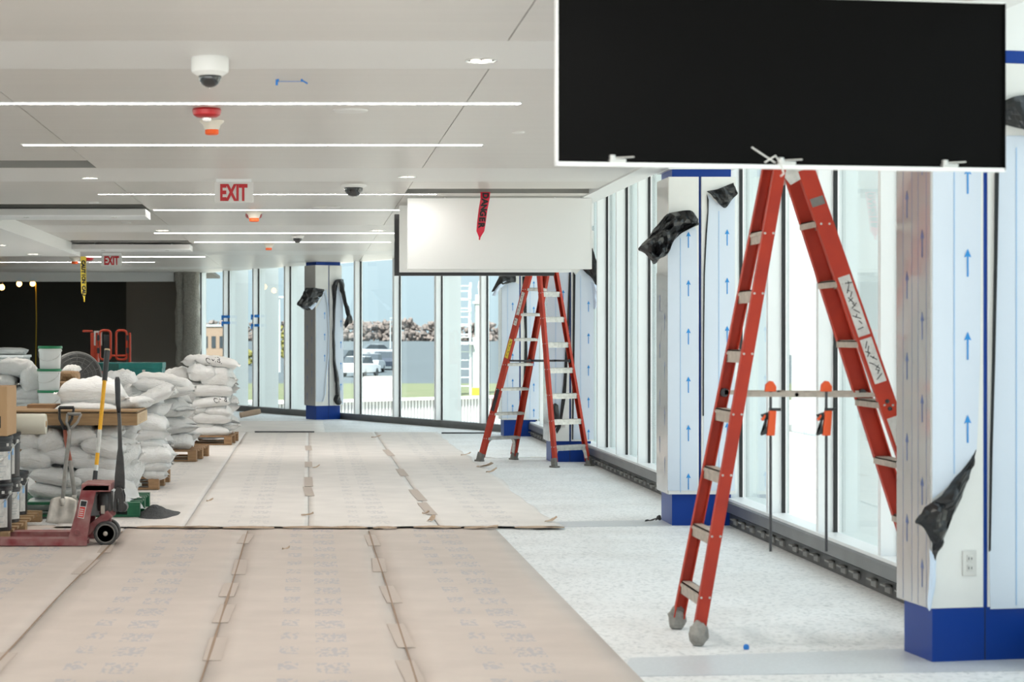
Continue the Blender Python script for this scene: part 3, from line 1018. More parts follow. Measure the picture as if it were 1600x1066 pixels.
# ---- second column (between the near ladder's legs)
c2 = Column((2.827, 14.93), 0, 0, .458, .45, .03, 1094, 'second column from the right, clean blue base and two torn black flaps at eye height')
f = c2.side_film(.0, c2.side_end, .243, ath(425, 15.1))
for tt, h0 in ((.12, .4), (.33, .55)):
    c2.side_arrows(tt, h0, 1.9, f)
f = c2.film([(1043.3, 767), (1089.5, 767), (1091, 600), (1090.5, 460), (1088.5, 360), (1084, 352), (1075, 360), (1053, 369), (1043.3, 385)])
c2.arrows(1075.5, ath(765, 14.9), ath(340, 14.9), f)
c2.line(1063, .26, ath(372, 14.9), f)
f = c2.film([(1100, 767), (1148, 767), (1148, 300), (1133, 325), (1118, 316), (1106, 303), (1107, 330), (1104, 370), (1101, 430), (1099.5, 540), (1099.5, 650), (1098.5, 740)])
c2.arrows(1136, ath(535, 14.9) - 1.125, ath(340, 14.9), f)
c2.line(1123, .26, ath(330, 14.9), f)
c2.film([(1104, 303), (1107, 312), (1106.5, 335), (1104, 370), (1101, 430), (1099.8, 540), (1099.5, 650), (1097.5, 650), (1098, 540), (1099, 430), (1102, 365), (1105, 330)], M_filmblack, 'film_edge', lift=.010, th=.004)
c2.sheet([[(1020, 357, .03), (1042, 334, .05), (1062, 332, .05), (1080, 332, .04), (1090, 343, .01)],
          [(1012, 372, .06), (1030, 362, .12), (1052, 350, .10), (1072, 348, .08), (1089, 349, .015)],
          [(999, 388, .06), (1018, 384, .13), (1036, 374, .12), (1054, 366, .08), (1087, 353, .015)],
          [(1002, 393, .05), (1018, 402, .12), (1031, 400, .12), (1041, 392, .08), (1053, 368, .02)],
          [(1012, 394, .04), (1021, 414, .08), (1031, 406, .06), (1041, 395, .03), (1051, 373, .01)]], M_filmblack, 'peeled_film', .045, seed=4, scale=8.0)
c2.sheet([[(1104, 300, .006), (1118, 296, .02), (1132, 291, .03), (1146, 287, .03)], [(1106, 303, .02), (1120, 303, .05), (1136, 299, .06), (1149, 296, .05)],
          [(1112, 309, .03), (1124, 312, .06), (1138, 309, .06), (1152, 303, .05)], [(1130, 325, .02), (1134, 326, .03), (1141, 316, .04), (1147, 309, .04)]], M_filmblack, 'peeled_film', .024, seed=5, scale=9.0)

# ---- third column (behind the far ladder)
c3 = Column((2.843, 22.5), 0, 0, .465, .45, .03, 891, 'third column, half stripped, with a socket plate, behind the far ladder right legs')
c3.side_film(.0, c3.side_end, .243, 2.0)
f = c3.film([(895.5, 687), (927.5, 687), (927.5, 400), (912, 416), (899, 430), (896.5, 560)])
c3.arrows(919.5, ath(688, 22.4), ath(440, 22.4), f)
c3.line(907, .26, ath(430, 22.4), f)
c3.film([(899, 430), (897.5, 560), (895.5, 687), (893.7, 687), (894.4, 560), (895.5, 425)], M_filmblack, 'film_edge', lift=.010, th=.004)
f = c3.film([(854, 640), (862, 655), (868, 676), (876, 668), (884, 620), (888, 520), (889, 420), (855, 420)])
c3.line(868, ath(640, 22.4), ath(425, 22.4), f)
c3.arrows(880, ath(520, 22.4), ath(430, 22.4), f)
c3.film([(884, 620), (876, 668), (870, 678), (868, 672), (874, 655), (880, 600), (886, 500), (889, 425), (891, 430), (889, 520)], M_filmblack, 'film_edge', lift=.012, th=.004)
c3.sheet([[(905, 405, .01), (918, 396, .03), (926, 388, .04)], [(908, 418, .03), (922, 415, .06), (932, 410, .06)],
          [(916, 428, .03), (926, 432, .06), (935, 436, .05)], [(924, 432, .01), (930, 445, .03), (935, 452, .03)]], M_filmblack, 'peeled_film', .02, seed=6)
c3.sheet([[(925, 440, .02), (931, 445, .04), (939, 450, .03)], [(926, 462, .02), (932, 460, .05), (938, 466, .03)], [(927, 483, .01), (931, 482, .03), (934, 478, .02)]], M_filmblue, 'peeled_film', .02, seed=7)
outlet(c3, 878, 664, 10, 8)
c3.sheet([[(860, 636, .01), (866, 630, .03), (872, 633, .02)], [(858, 650, .01), (866, 650, .05), (874, 648, .02)], [(860, 664, .01), (866, 670, .04), (873, 662, .02)]], M_filmblack, 'peeled_film', .015, seed=8)

# ---- fourth column (behind the far ladder, left)
c4 = Column((2.874, 28.25), 0, 0, .47, .45, .03, 812.5, 'fourth column, fully filmed with a dark drooping top flap, behind the far ladder left legs', lower_top=2.71)
c4.side_film(.0, c4.side_end, .243, 2.2)
f = c4.film([(784, 654), (811, 654), (811, 445), (800, 438), (790, 436), (784, 442)])
c4.arrows(801, ath(640, 28.2) - .05, ath(450, 28.2), f); c4.line(793, .26, ath(445, 28.2), f)
f = c4.film([(822, 655), (842, 655), (842, 432), (820, 432), (821, 520), (822, 600)])
c4.arrows(834, ath(652, 28.2), ath(440, 28.2), f); c4.line(828, .26, ath(440, 28.2), f)
c4.film([(816, 432), (822, 432), (823, 500), (824, 560), (822, 620), (818, 600), (820, 520), (817, 470)], M_filmblack, 'film_edge', lift=.014, th=.006)
c4.sheet([[(780, 432, .01), (790, 430, .04), (806, 431, .03)], [(775, 442, .06), (786, 438, .10), (806, 441, .04)], [(768, 456, .05), (776, 453, .09), (797, 439, .06)]], M_filmblack, 'peeled_film', .02, seed=9)
c4.sheet([[(778, 446, .07), (786, 441, .10), (796, 438, .06)], [(772, 456, .08), (778, 450, .11), (790, 444, .07)], [(768, 462, .06), (774, 462, .08), (780, 452, .06)]], M_filmblue, 'peeled_film', .02, seed=10)

# ---- fifth column (free-standing, far)
c5 = Column((0.136, 33.9), 27, 27, .48, .40, .02, 514, 'far free-standing column with two long black film flaps, before the far windows', lower_top=2.73, top=2.79)
f = c5.side_film(-.0, c5.side_end, .25, ath(483, 34))
c5.side_arrows(.12, .45, 1.75, f, .3); c5.side_arrows(.30, .35, 1.75, f, .3)
f = c5.film([(493.5, 628), (503, 628), (506, 618), (508, 585), (511, 560), (512, 520), (511, 480), (507, 455), (501, 470), (493.5, 484)])
c5.arrows(507, ath(565, 33.9), ath(475, 33.9), f, step=.375)
c5.film([(507, 455), (511, 480), (512.4, 520), (511.4, 560), (508.6, 585), (506.5, 618), (503, 628), (504.5, 628), (508, 616), (510, 586), (513.2, 560), (513.8, 515), (512.5, 478), (509, 452)], M_filmblue, 'film_edge', lift=.02, th=.006)
c5.sheet([[(477, 450, .03), (488, 450, .05), (507, 452, .02)], [(470, 464, .10), (484, 465, .14), (502, 461, .06)], [(463, 475, .12), (476, 479, .16), (496, 470, .08)], [(471, 482, .08), (481, 485, .12), (488, 481, .06)]], M_filmblack, 'peeled_film', .025, seed=11)
c5.sheet([[(501, 458, .07), (505, 456, .06), (508, 453, .03)], [(490, 472, .09), (496, 470, .1), (503, 463, .06)], [(482, 480, .12), (488, 484, .12), (494, 474, .09)]], M_filmblue, 'peeled_film', .015, seed=12)
f = c5.film([(525, 440), (536, 470), (536.5, 632), (531, 632), (531, 605), (527, 585), (524, 560), (522, 520), (522, 470)])
c5.arrows(532.5, ath(610, 34.1), ath(480, 34.1), f, step=.375)
c5.sheet([[(518, 447, .01), (523, 438, .05), (530, 436, .06)], [(520, 480, .02), (523, 470, .06), (525, 460, .05)], [(519, 520, .02), (521, 520, .05), (523, 515, .03)], [(519.5, 560, .02), (522, 560, .05), (524, 560, .03)],
          [(522, 590, .02), (525, 588, .05), (528, 586, .03)], [(524, 608, .02), (527, 610, .06), (531, 604, .03)], [(521, 624, .01), (527, 622, .05), (530, 618, .03)], [(524, 631, .01), (529, 633, .06), (534, 629, .02)]], M_filmblack, 'peeled_film', .018, seed=13)
c5.sheet([[(527, 437, .05), (532, 436, .06), (537, 437, .04)], [(531, 450, .05), (536, 452, .07), (538, 448, .05)], [(535, 470, .05), (541, 474, .09), (540, 466, .06)], [(540, 490, .06), (545, 490, .1), (546, 484, .07)],
          [(538, 505, .05), (545, 502, .08), (551, 503, .08)], [(538, 513, .03), (542, 510, .06), (545, 506, .06)]], M_filmblack, 'peeled_film', .02, seed=14)

# ================================================================== STEPLADDERS
LH = 2.44
def ladder(name, loc, ang, label, far=False):
    """front section leans towards +x, rear section towards -x; local y across"""
    root = empty(name, loc, ang, label, 'ladder')
    SF, SR = 0.333, 0.187
    def hw(h):                     # half width of the sections at height h
        return 0.265 - 0.135 * h / LH
    def rail_pt(front, side, h):
        u = (LH - h) * SF + 0.02 if front else -((LH - h) * SR + 0.02)
        return Vector((u, side * hw(h), h))
    for front in (True, False):
        wd = 0.082 if front else 0.056
        for side in (-1, 1):
            a, b = rail_pt(front, side, 0.06), rail_pt(front, side, LH - 0.03)
            d = (b - a); L = d.length; d.normalize()
            e = Vector((0, side, 0)); e = (e - d * e.dot(d)).normalized()
            n = d.cross(e).normalized()
            mb = MB()
            mid = (a + b) / 2
            mb.obox(mid, n, e, d, wd, .006, L)
            for q in (-1, 1):
                mb.obox(mid + n * (q * (wd / 2 - .003)) - e * .0175, n, e, d, .006, .03, L)
            rail = mb.build('front_rail' if front else 'rear_rail', M_red, root)
            # foot
            foot = rail_pt(front, side, 0.0)
            if far or front:
                mb = MB()
                mb.prism([foot + Vector((-.055, -.032, 0)), foot + Vector((.055, -.032, 0)), foot + Vector((.055, .032, 0)), foot + Vector((-.055, .032, 0))], (0, 0, .02))
                c = foot + d * .055
                mb.obox(c, n, e, d, wd + .012, .040, .10)
                mb.build('rubber_foot', M_rubber, root, bevel=.004)
            else:
                mb = MB()
                g = bmesh.ops.create_icosphere(mb.bm, subdivisions=3, radius=1.0)
                for v in g['verts']:
                    p = v.co.copy()
                    r = 1 + .22 * noise.noise(p * 2.3 + Vector((side * 4, 0, 0))) + .08 * noise.noise(p * 6)
                    q = Vector((p.x * .046, p.y * .040, p.z * .062)) * r
                    q.z = max(q.z, -.056)
                    v.co = q + foot + Vector((.008, 0, .056))
                mb.build('taped_foot', M_greytape, root)
        # treads
        for k in range(1, 8):
            h = .29 * k - (0 if front else .045)
            a, b = rail_pt(front, -1, h), rail_pt(front, 1, h)
            w = hw(h) * 2 - .012
            c = (a + b) / 2
            m = M_alu if far else M_alu_dirty
            mb = MB()
            if front:
                mb.box(c.x - .042, c.x + .042, -w / 2, w / 2, h - .006, h)
                mb.box(c.x + .036, c.x + .042, -w / 2, w / 2, h - .034, h)
                mb.box(c.x - .042, c.x - .036, -w / 2, w / 2, h - .034, h)
                for q in (-.028, -.014, 0, .014, .028):
                    mb.box(c.x + q - .002, c.x + q + .002, -w / 2, w / 2, h, h + .003)
            else:
                mb.box(c.x - .027, c.x + .027, -w / 2, w / 2, h - .006, h)
                mb.box(c.x - .027, c.x - .021, -w / 2, w / 2, h - .062, h)
                mb.box(c.x + .021, c.x + .027, -w / 2, w / 2, h - .030, h)
                mb.box(c.x - .031, c.x - .027, -w / 2, w / 2, h - .024, h - .012)
            st = mb.build('step', m, root)
            mb = MB()
            for sd in (-1, 1):
                for q in (-.02, .02):
                    p = rail_pt(front, sd, h - .018)
                    mb.lathe([(.006, 0), (.005, .003), (0, .004)], p + Vector((q, sd * .003, 0)), (0, sd, 0), 8)
            mb.build('rivets', M_alu, st)
        # curved knee braces under the lowest tread
        if far:
            h = .29 - (0 if front else .045)
            for sd in (-1, 1):
                pts = []
                for q in range(9):
                    a = q / 8
                    y = hw(h) - .02 - .15 * a ** 2.2
                    z = (h - .01) - (h - .10) * (1 - a) ** 2.0
                    hh = z
                    u = ((LH - z) * SF + .02) if front else -((LH - z) * SR + .02)
                    pts.append(Vector((u, sd * y, z)))
                mb = MB()
                for i in range(8):
                    a, b = pts[i], pts[i + 1]
                    dd = (b - a); ll = dd.length; dd.normalize()
                    e = Vector((1, 0, 0)); e = (e - dd * e.dot(dd)).normalized()
                    mb.obox((a + b) / 2, e, dd.cross(e), dd, .05, .008, ll * 1.1)
                    # web plate out to the rail
                    out_a = Vector((a.x, sd * (hw(a.z) - .008), a.z)); out_b = Vector((b.x, sd * (hw(b.z) - .008), b.z))
                    if abs(out_a.y - a.y) > .004:
                        f0 = [a, b, out_b, out_a]
                        mb.prism(f0, (.004, 0, 0))
                mb.build('knee_brace', M_alu, root)
    # top cap
    mb = MB(); mb.box(-.12, .12, -.16, .16, LH - .03, LH + .02)
    mb.build('top_cap', M_red, root, bevel=.01)
    for side in (-1, 1):
        mb = MB()
        mb.prism([(-.09, side * .138, LH - .02), (.10, side * .138, LH - .02), (.07, side * .138, LH - .20), (.0, side * .138, LH - .24), (-.05, side * .138, LH - .18)], (0, .004 * side, 0))
        mb.build('hinge_plate', M_alu, root)
    # spreader bars
    for side in (-1, 1):
        h = 1.185
        a, b = rail_pt(True, side, h + .005), rail_pt(False, side, h + .02)
        y = side * (hw(h) - .022)
        mb = MB()
        mx = (a.x + b.x) / 2 - .1
        mb.box(mx, a.x, y - .003, y + .003, h - .006, h + .016)
        mb.box(b.x, mx + .05, y - .010, y - .004, h - .004, h + .018)
        sp = mb.build('spreader_bar', M_steelrod if far else M_alu_dirty, root)
        mb = MB()
        for rr_, xx_ in ((.010, mx + .025), (.018, a.x), (.022, b.x)):
            MB().lathe([(rr_, -.010), (rr_, .018), (0, .018)], (xx_, y, h + .006), (0, 1, 0), 10).build('pivot_bolt', M_steelrod, sp)
    return root, rail_pt, hw

def sticker(root, rail_pt, front, side, h0, h1, wd, m, name='label', marks=None, rnd=1):
    a, b = rail_pt(front, side, h0), rail_pt(front, side, h1)
    d = (b - a); L = d.length; d.normalize()
    e = Vector((0, side, 0)); e = (e - d * e.dot(d)).normalized()
    n = d.cross(e).normalized()
    mb = MB(); mb.obox((a + b) / 2 + e * .0036, n, e, d, wd, .0012, L)
    o = mb.build(name, m, root)
    if marks:
        rr = random.Random(rnd)
        mb = MB()
        for q in range(marks):
            c = (a + b) / 2 + e * .0045 + d * (L * (-.42 + .84 * (q + .5) / marks)) + n * rr.uniform(-.2, .2) * wd
            th = rr.uniform(-1.2, 1.2)
            u = n * math.cos(th) + d * math.sin(th)
            v = e.cross(u)
            mb.obox(c, u, e, v, wd * rr.uniform(.35, .75), .0008, .0045)
            if rr.random() < .6:
                mb.obox(c + d * rr.uniform(-.01, .01), v, e, u, wd * rr.uniform(.2, .5), .0008, .004)
        mb.build('handwriting', M_ink, o)
    return o

lad1, rp, hw1 = ladder('stepladder', (2.322, 9.385, 0), 0, 'nearer red stepladder with taped feet and orange clamps on its spreader bar')
sticker(lad1, rp, True, -1, 1.475, 1.76, .058, M_label, marks=9, rnd=3)
sticker(lad1, rp, True, -1, 1.20 + .05, 1.46, .058, M_label, marks=8, rnd=5)
sticker(lad1, rp, True, -1, .90, 1.085, .06, M_label)
sticker(lad1, rp, True, -1, 2.10, 2.14, .065, M_rubber, 'dark_smear')
sticker(lad1, rp, True, 1, .80, .88, .03, M_label)
sticker(lad1, rp, False, 1, 2.0, 2.1, .018, M_label)
mb = MB()
for q in (0, 1):
    p = rp(True, -1, 1.16 - q * .035)
    mb.lathe([(.011, 0), (.009, .006), (0, .007)], p + Vector((0, -.003, 0)), (0, -1, 0), 10)
mb.build('rail_bolts', M_steelrod, lad1)

# far ladder: rotated so that its front (labelled) section points left and back
ang_far = math.atan2(.82, -.57)
lad2, rp2, hw2 = ladder('stepladder', (2.705, 22.07, 0), ang_far, 'farther red stepladder with bright aluminium treads, under the white board', far=True)
for sd in (1, -1):
    sticker(lad2, rp2, True, sd, 1.72, 1.98, .05, M_label, marks=6, rnd=8)
    sticker(lad2, rp2, True, sd, 1.60, 1.68, .05, M_label, marks=2, rnd=9)
    sticker(lad2, rp2, True, sd, 1.22, 1.44, .055, M_yellowlabel, 'warning_label', marks=5, rnd=4)
    sticker(lad2, rp2, True, sd, .60, .86, .055, M_ink, 'dark_label')

# trigger clamps on the near ladder's spreader bar
def clamp(px, yoff, label, bar_h=1.20):
    y = 9.205
    x = atx(px, y)
    root = empty('trigger_clamp', (x, y, bar_h), 0.0, label, 'clamp', None)
    zb = ath(862, y) - bar_h; zt = .03
    mb = MB(); mb.box(-.006, .006, -.003, .003, zb, zt); mb.build('bar', M_steelrod, root)
    mb = MB(); mb.prism([(-.028, -.014, .006), (.024, -.014, .006), (.026, -.014, .03), (.010, -.014, .055), (-.006, -.014, .058), (-.024, -.014, .04)], (0, .028, 0))
    mb.build('fixed_jaw', M_orange, root, bevel=.004)
    z0 = -.115
    mb = MB(); mb.prism([(-.020, -.015, z0 - .09), (.018, -.015, z0 - .09), (.026, -.015, z0 + .03), (-.008, -.015, z0 + .03)], (0, .03, 0))
    body = mb.build('body', M_orange, root, bevel=.005)
    mb = MB(); mb.box(-.006, .048, -.012, .012, z0 + .028, z0 + .042); mb.build('jaw_pad', M_blackplastic, root, bevel=.002)
    mb = MB(); mb.prism([(-.048, -.009, z0 + .01), (-.014, -.009, z0 + .022), (-.014, -.009, z0 - .01), (-.03, -.009, z0 - .028), (-.03, -.009, z0 - .055), (-.048, -.009, z0 - .085), (-.044, -.009, z0 - .09), (-.018, -.009, z0 - .08), (-.022, -.009, z0 - .03)], (0, .018, 0))
    mb.build('trigger', M_blackplastic, root)
    mb = MB(); mb.prism([(-.046, -.011, z0 - .012), (-.03, -.011, z0 + .012), (-.024, -.011, z0 + .004), (-.038, -.011, z0 - .02)], (0, .022, 0)); mb.build('grip_inlay', M_orange, root)
clamp(1204, 0, 'orange trigger clamp hanging from the spreader bar, the left of two')
clamp(1291, 0, 'orange trigger clamp hanging from the spreader bar, the right of two')

# ================================================================== HANGING DISPLAY BOARDS
def board(name, cx, cy, w, z0, z1, rz, label, face_m, frame_m, depth=.12, rim=.012, recess=.03, clips=True, cat='board', brim=None):
    brim = brim or rim
    root = empty(name, (cx, cy, z0), rz, label, cat)
    h = z1 - z0
    MB().box(-w / 2 + rim, w / 2 - rim, recess, recess + .01, brim, h - rim).build('face_panel', face_m, root)
    MB().box(-w / 2, w / 2, 0, depth, 0, brim).build('bottom_rim', frame_m, root)
    MB().box(-w / 2, w / 2, 0, depth, h - rim, h).build('top_rim', frame_m, root)
    MB().box(-w / 2, -w / 2 + rim, 0, depth, rim, h - rim).build('side_rim', frame_m, root)
    MB().box(w / 2 - rim, w / 2, 0, depth, rim, h - rim).build('side_rim', frame_m, root)
    MB().box(-w / 2 + rim, w / 2 - rim, depth - .01, depth, rim, h - rim).build('back_panel', frame_m, root)
    for sx in (-.3, .3):
        MB().tube([(sx * w, depth / 2, h), (sx * w, depth / 2, 2.96 - z0)], .012, 8).build('hanger_rod', M_silver, root)
    if clips:
        for sx, ww in ((-.37, .03), (.0, .035), (.37, .03)):
            mb = MB()
            mb.box(sx * w - ww, sx * w + ww, -.012, .02, brim, brim + .012)
            mb.lathe([(.012, 0), (.012, .02), (0, .02)], (sx * w - .02, -.004, brim + .006), (0, 0, 1), 8)
            mb.tube([(sx * w - .02, -.01, brim + .015), (sx * w + .06, -.012, brim + .02)], .003, 5)
            mb.build('latch', M_silver, root)
    return root
b1 = board('display_board', 1.7645, 7.10, 1.749, 2.091, 2.73, math.radians(9), 'large matt black blank display board hanging nearest, upper right', M_black, M_whitetrim, recess=.010, rim=.005, brim=.014, depth=.03)
[o for o in COL.objects if o.parent == b1 and o.name.startswith('side_rim')][1].data.materials[0] = M_black
mb = MB(); mb.tube([(-.09, -.02, .02), (-.05, -.025, .045), (-.03, -.02, .02), (-.015, -.02, -.02), (-.028, -.02, -.03)], .0035, 5)
mb.tube([(-.05, -.02, .02), (-.14, -.02, .075)], .003, 5)
mb.build('tie_wire', M_label, b1)
b2 = board('display_board', (.935 + 2.672) / 2, 18.10, 1.737, 2.107, 2.774, 0, 'plain white display board with red tape hanging over it', M_boardwhite, M_boardwhite, depth=.10, rim=.006, recess=.004, clips=False)
b3 = board('display_board', (.906 + 2.60) / 2, 19.0, 1.70, 2.108, 2.765, 0, 'white display board mostly hidden behind the front white board', M_boardwhite, M_boardwhite, depth=.10, rim=.02, recess=.012, clips=False)
b4 = board('display_board', (.900 + 2.56) / 2, 20.0, 1.665, 2.105, 2.745, 0, 'dark-framed display board, rearmost of the hanging boards', M_ceilband, M_blackplastic, depth=.12, rim=.05, recess=.02)
# two blank housings on the left
for y0, z0, lab in ((19.55, 2.695, 'long white blank housing under the left ceiling slot, the nearer'), (26.9, 2.685, 'long white blank housing under the left ceiling slot, the farther')):
    r = empty('sign_housing', (-2.49, y0, z0), 0, lab, 'housing')
    MB().box(-.83, .83, 0, .62, 0, .012).build('bottom_plate', M_whitetrim, r)
    MB().box(-.83, .83, 0, .01, .012, .075).build('front_lip', M_ceilband, r)
    MB().box(-.83, .83, .61, .62, .012, .075).build('back_lip', M_ceilband, r)
    MB().box(.82, .83, .01, .61, .012, .075).build('end_cap', M_whitetrim, r)
    MB().box(-.83, -.82, .01, .61, .012, .075).build('end_cap', M_whitetrim, r)
    for sx in (-.55, .0, .55):
        MB().tube([(sx, .3, .01), (sx, .3, 2.9 - z0)], .008, 6).build('hanger_rod', M_silver, r)
    for sx in (-.4, .5):
        MB().lathe([(.03, 0), (.03, .006), (0, .006)], (sx, .12, -.006), (0, 0, 1), 14).build('puck_light', M_chrome, r)

# ================================================================== CEILING FITTINGS
def strip(x0, x1, y, label):
    r = empty('strip_light', ((x0 + x1) / 2, y, CEIL), 0, label, 'light')
    h = (x1 - x0) / 2
    MB().box(-h, h, -.045, .045, -.004, 0).build('housing', M_whitetrim, r)
    MB().box(-h + .008, h - .008, -.024, .024, -.0046, -.004).build('diffuser', M_strip, r)
strip(-1.97, 1.204, 10.85, 'nearest ceiling strip light, just above the red alarm')
strip(-1.97, 1.20, 13.2, 'second ceiling strip light from the front')
strip(-1.95, 1.19, 17.78, 'third ceiling strip light, passing behind the first EXIT sign')
strip(-1.62, 1.19, 20.0, 'fourth ceiling strip light, beginning at the left sign housing')
strip(-1.97, 1.15, 24.45, 'fifth ceiling strip light from the front')
strip(-1.60, 1.15, 26.78, 'sixth ceiling strip light from the front')
strip(-3.7, -1.7, 31.7, 'short far strip light above the second EXIT sign')
strip(-5.5, -2.72, 34.0, 'farthest strip light on the left, by the yellow tape')
strip(-1.97, 1.2, 6.4, 'ceiling strip light just in front of the photographer, out of view')

def dome_cam(px, py, rb, hb, rd, label, flush=False):
    y = F * 1.32 / (CY - py)
    r = empty('dome_camera', (atx(px, y), y, CEIL), 0, label, 'camera')
    if flush:
        MB().lathe([(rb, 0), (rb, -.012), (rd + .006, -.026), (0, -.026)], seg=32).build('trim_ring', M_white, r, smooth=True, sharp=35)
        z = -.022
    else:
        MB().lathe([(rb * .97, 0), (rb, -.004), (rb, -hb + .01), (rb * .96, -hb), (rd + .008, -hb - .014), (rd + .004, -hb - .018), (0, -hb - .018)], seg=36).build('housing', M_white, r, smooth=True, sharp=35)
        z = -hb - .016
    prof = [(rd * math.cos(a), z - rd * 1.02 * math.sin(a)) for a in [math.pi / 2 * k / 9 for k in range(10)]]
    MB().lathe(prof[:-1] + [(0, prof[-1][1])], seg=32).build('smoked_dome', M_dome, r, smooth=True)
dome_cam(328, 90, .089, .070, .055, 'white surface-mounted dome camera, nearest on the ceiling')
dome_cam(552.5, 289, .115, 0, .082, 'flush black dome camera to the right of the first EXIT sign', True)
dome_cam(465, 368, .085, .02, .062, 'small dome camera farthest along the ceiling')

def alarm(px, py, s, label):
    y = F * 1.32 / (CY - py)
    r = empty('fire_strobe', (atx(px, y), y, CEIL), 0, label, 'alarm')
    MB().lathe([(s * .93, 0), (s, -s * .12), (s * .93, -s * .42), (s * .7, -s * .58), (0, -s * .62)], seg=32).build('red_body', M_alarmred, r, smooth=True, sharp=40)
    prof = [(s * .32, -s * .60), (s * .33, -s * .72), (s * .25, -s * .86), (0, -s * .92)]
    MB().lathe(prof, seg=20).build('clear_lens', M_lens, r, smooth=True)
def detector(px, py, s, label):
    y = F * 1.32 / (CY - py)
    r = empty('smoke_detector', (atx(px, y), y, CEIL), 0, label, 'detector')
    MB().lathe([(s, 0), (s, -s * .08), (s * .72, -s * .36), (s * .60, -s * .72), (s * .56, -s * .74), (0, -s * .74)], seg=28).build('white_base', M_alarmwhite, r, smooth=True, sharp=40)
    MB().lathe([(s * .56, -s * .73), (s * .56, -s * 1.08), (s * .45, -s * 1.15), (0, -s * 1.15)], seg=24).build('orange_cap', M_alarmorange, r, smooth=True, sharp=40)
alarm(323, 170, .085, 'red ceiling strobe alarm, nearest, behind the first dome camera')
detector(331, 189, .074, 'smoke detector with orange cap, just beyond the nearest red strobe')
detector(397, 331, .092, 'smoke detector with orange cap before the second red strobe')
alarm(396.5, 334, .092, 'red ceiling strobe alarm below and right of the first EXIT sign')
detector(420, 381, .080, 'small smoke detector with orange cap, far along the ceiling centre')
detector(117, 402, .10, 'smoke detector with orange cap, far left beside the yellow tape')
alarm(137, 402, .10, 'dark red strobe alarm, far left just behind the yellow tape')

def downlight(px, py, r_, label, H=1.32, watts=None):
    y = F * H / (CY - py)
    r = empty('downlight', (atx(px, y), y, EYE + H), 0, label, 'light')
    ld = bpy.data.lights.new('downlight_beam', 'SPOT')
    ld.energy = watts or DOWNLIGHT_WATTS; ld.spot_size = math.radians(150); ld.spot_blend = 1.0
    ld.shadow_soft_size = r_ * .8; ld.color = (1.0, 0.94, 0.87)
    lo = bpy.data.objects.new('downlight_beam', ld); COL.objects.link(lo)
    lo.parent = r; lo.location = (0, 0, -.02)
    MB().lathe([(r_, 0), (r_, -.005), (r_ * .88, -.006), (r_ * .86, -.0), (0, -.0)], seg=32).build('trim_ring', M_chrome, r, smooth=True, sharp=35)
    for sx in (-.34, .34):
        MB().lathe([(r_ * .3, 0), (r_ * .3, -.004), (0, -.004)], (sx * r_, 0, -.0015), seg=16).build('lamp', M_downlight, r)
downlight(752, 94, .078, 'round recessed downlight nearest, left of the black board')
downlight(637, 276, .08, 'round recessed downlight on the second white ceiling band')
downlight(140, 278, .08, 'round recessed downlight at the left end of the second band')
downlight(255, 360, .10, 'round recessed downlight on the third white ceiling band')
downlight(-130, 94, .078, 'added unseen downlight on the first band, beyond the left edge')  # fill lamp out of view, added to brighten the room
downlight(590, 360, .10, 'round recessed downlight on the third band, left of the white boards')
downlight(52, 397, .10, 'round recessed downlight in the lower left soffit, far end', H=1.165, watts=120)
downlight(0, 383, .10, 'round recessed downlight in the lower left soffit at the left edge', H=1.165, watts=120)
downlight(-420, 300, .09, 'added unseen downlight in the lower left soffit, beyond the left edge', H=1.165, watts=120)  # extra soffit lamp, unseen, added to light the sandbags

def disc(px, py, r_, label, cat, name, m=M_ceilband):
    y = F * 1.32 / (CY - py)
    o = MB().lathe([(r_, 0), (r_, -.004), (r_ * .94, -.010), (r_ * .5, -.012), (0, -.012)], seg=32).build(name, m, None, smooth=True, sharp=35)
    o.location = (atx(px, y), y, CEIL)
    tag(o, label, cat)
disc(548, 172, .102, 'round white ceiling speaker right of the red strobe', 'speaker', 'ceiling_speaker')
disc(510, 323, .14, 'faint round white ceiling speaker under the second dome camera', 'speaker', 'ceiling_speaker')
disc(810, 206, .04, 'small round sprinkler cover left of the black board', 'sprinkler', 'sprinkler_cover')
disc(147, 316, .05, 'small round sprinkler cover above the left sign housing', 'sprinkler', 'sprinkler_cover')
disc(197, 348, .06, 'small round sprinkler cover on the third ceiling band', 'sprinkler', 'sprinkler_cover')

# blue tape left on the ceiling
y = F * 1.32 / (CY - 124)
mb = MB()
x0, x1 = atx(433, y), atx(473, y)
mb.box(x0, x1, y - .004, y + .004, CEIL - .012, CEIL - .010)
mb.obox((x0 - .002, y - .002, CEIL - .016), (1, 0, 0), (0, 1, 0), (0, 0, 1), .012, .006, .03)
mb.obox((x1 + .012, y - .01, CEIL - .016), Vector((.86, 0, -.5)), (0, 1, 0), Vector((.5, 0, .86)), .03, .02, .006)
mb.box(x0, x0 + .01, y - .01, y + .01, CEIL - .012, CEIL); mb.box(x1 - .01, x1, y - .01, y + .01, CEIL - .012, CEIL)
tag(mb.build('tape_scrap', M_bluetape), 'strip of blue tape dangling from the ceiling right of the first camera', 'tape')

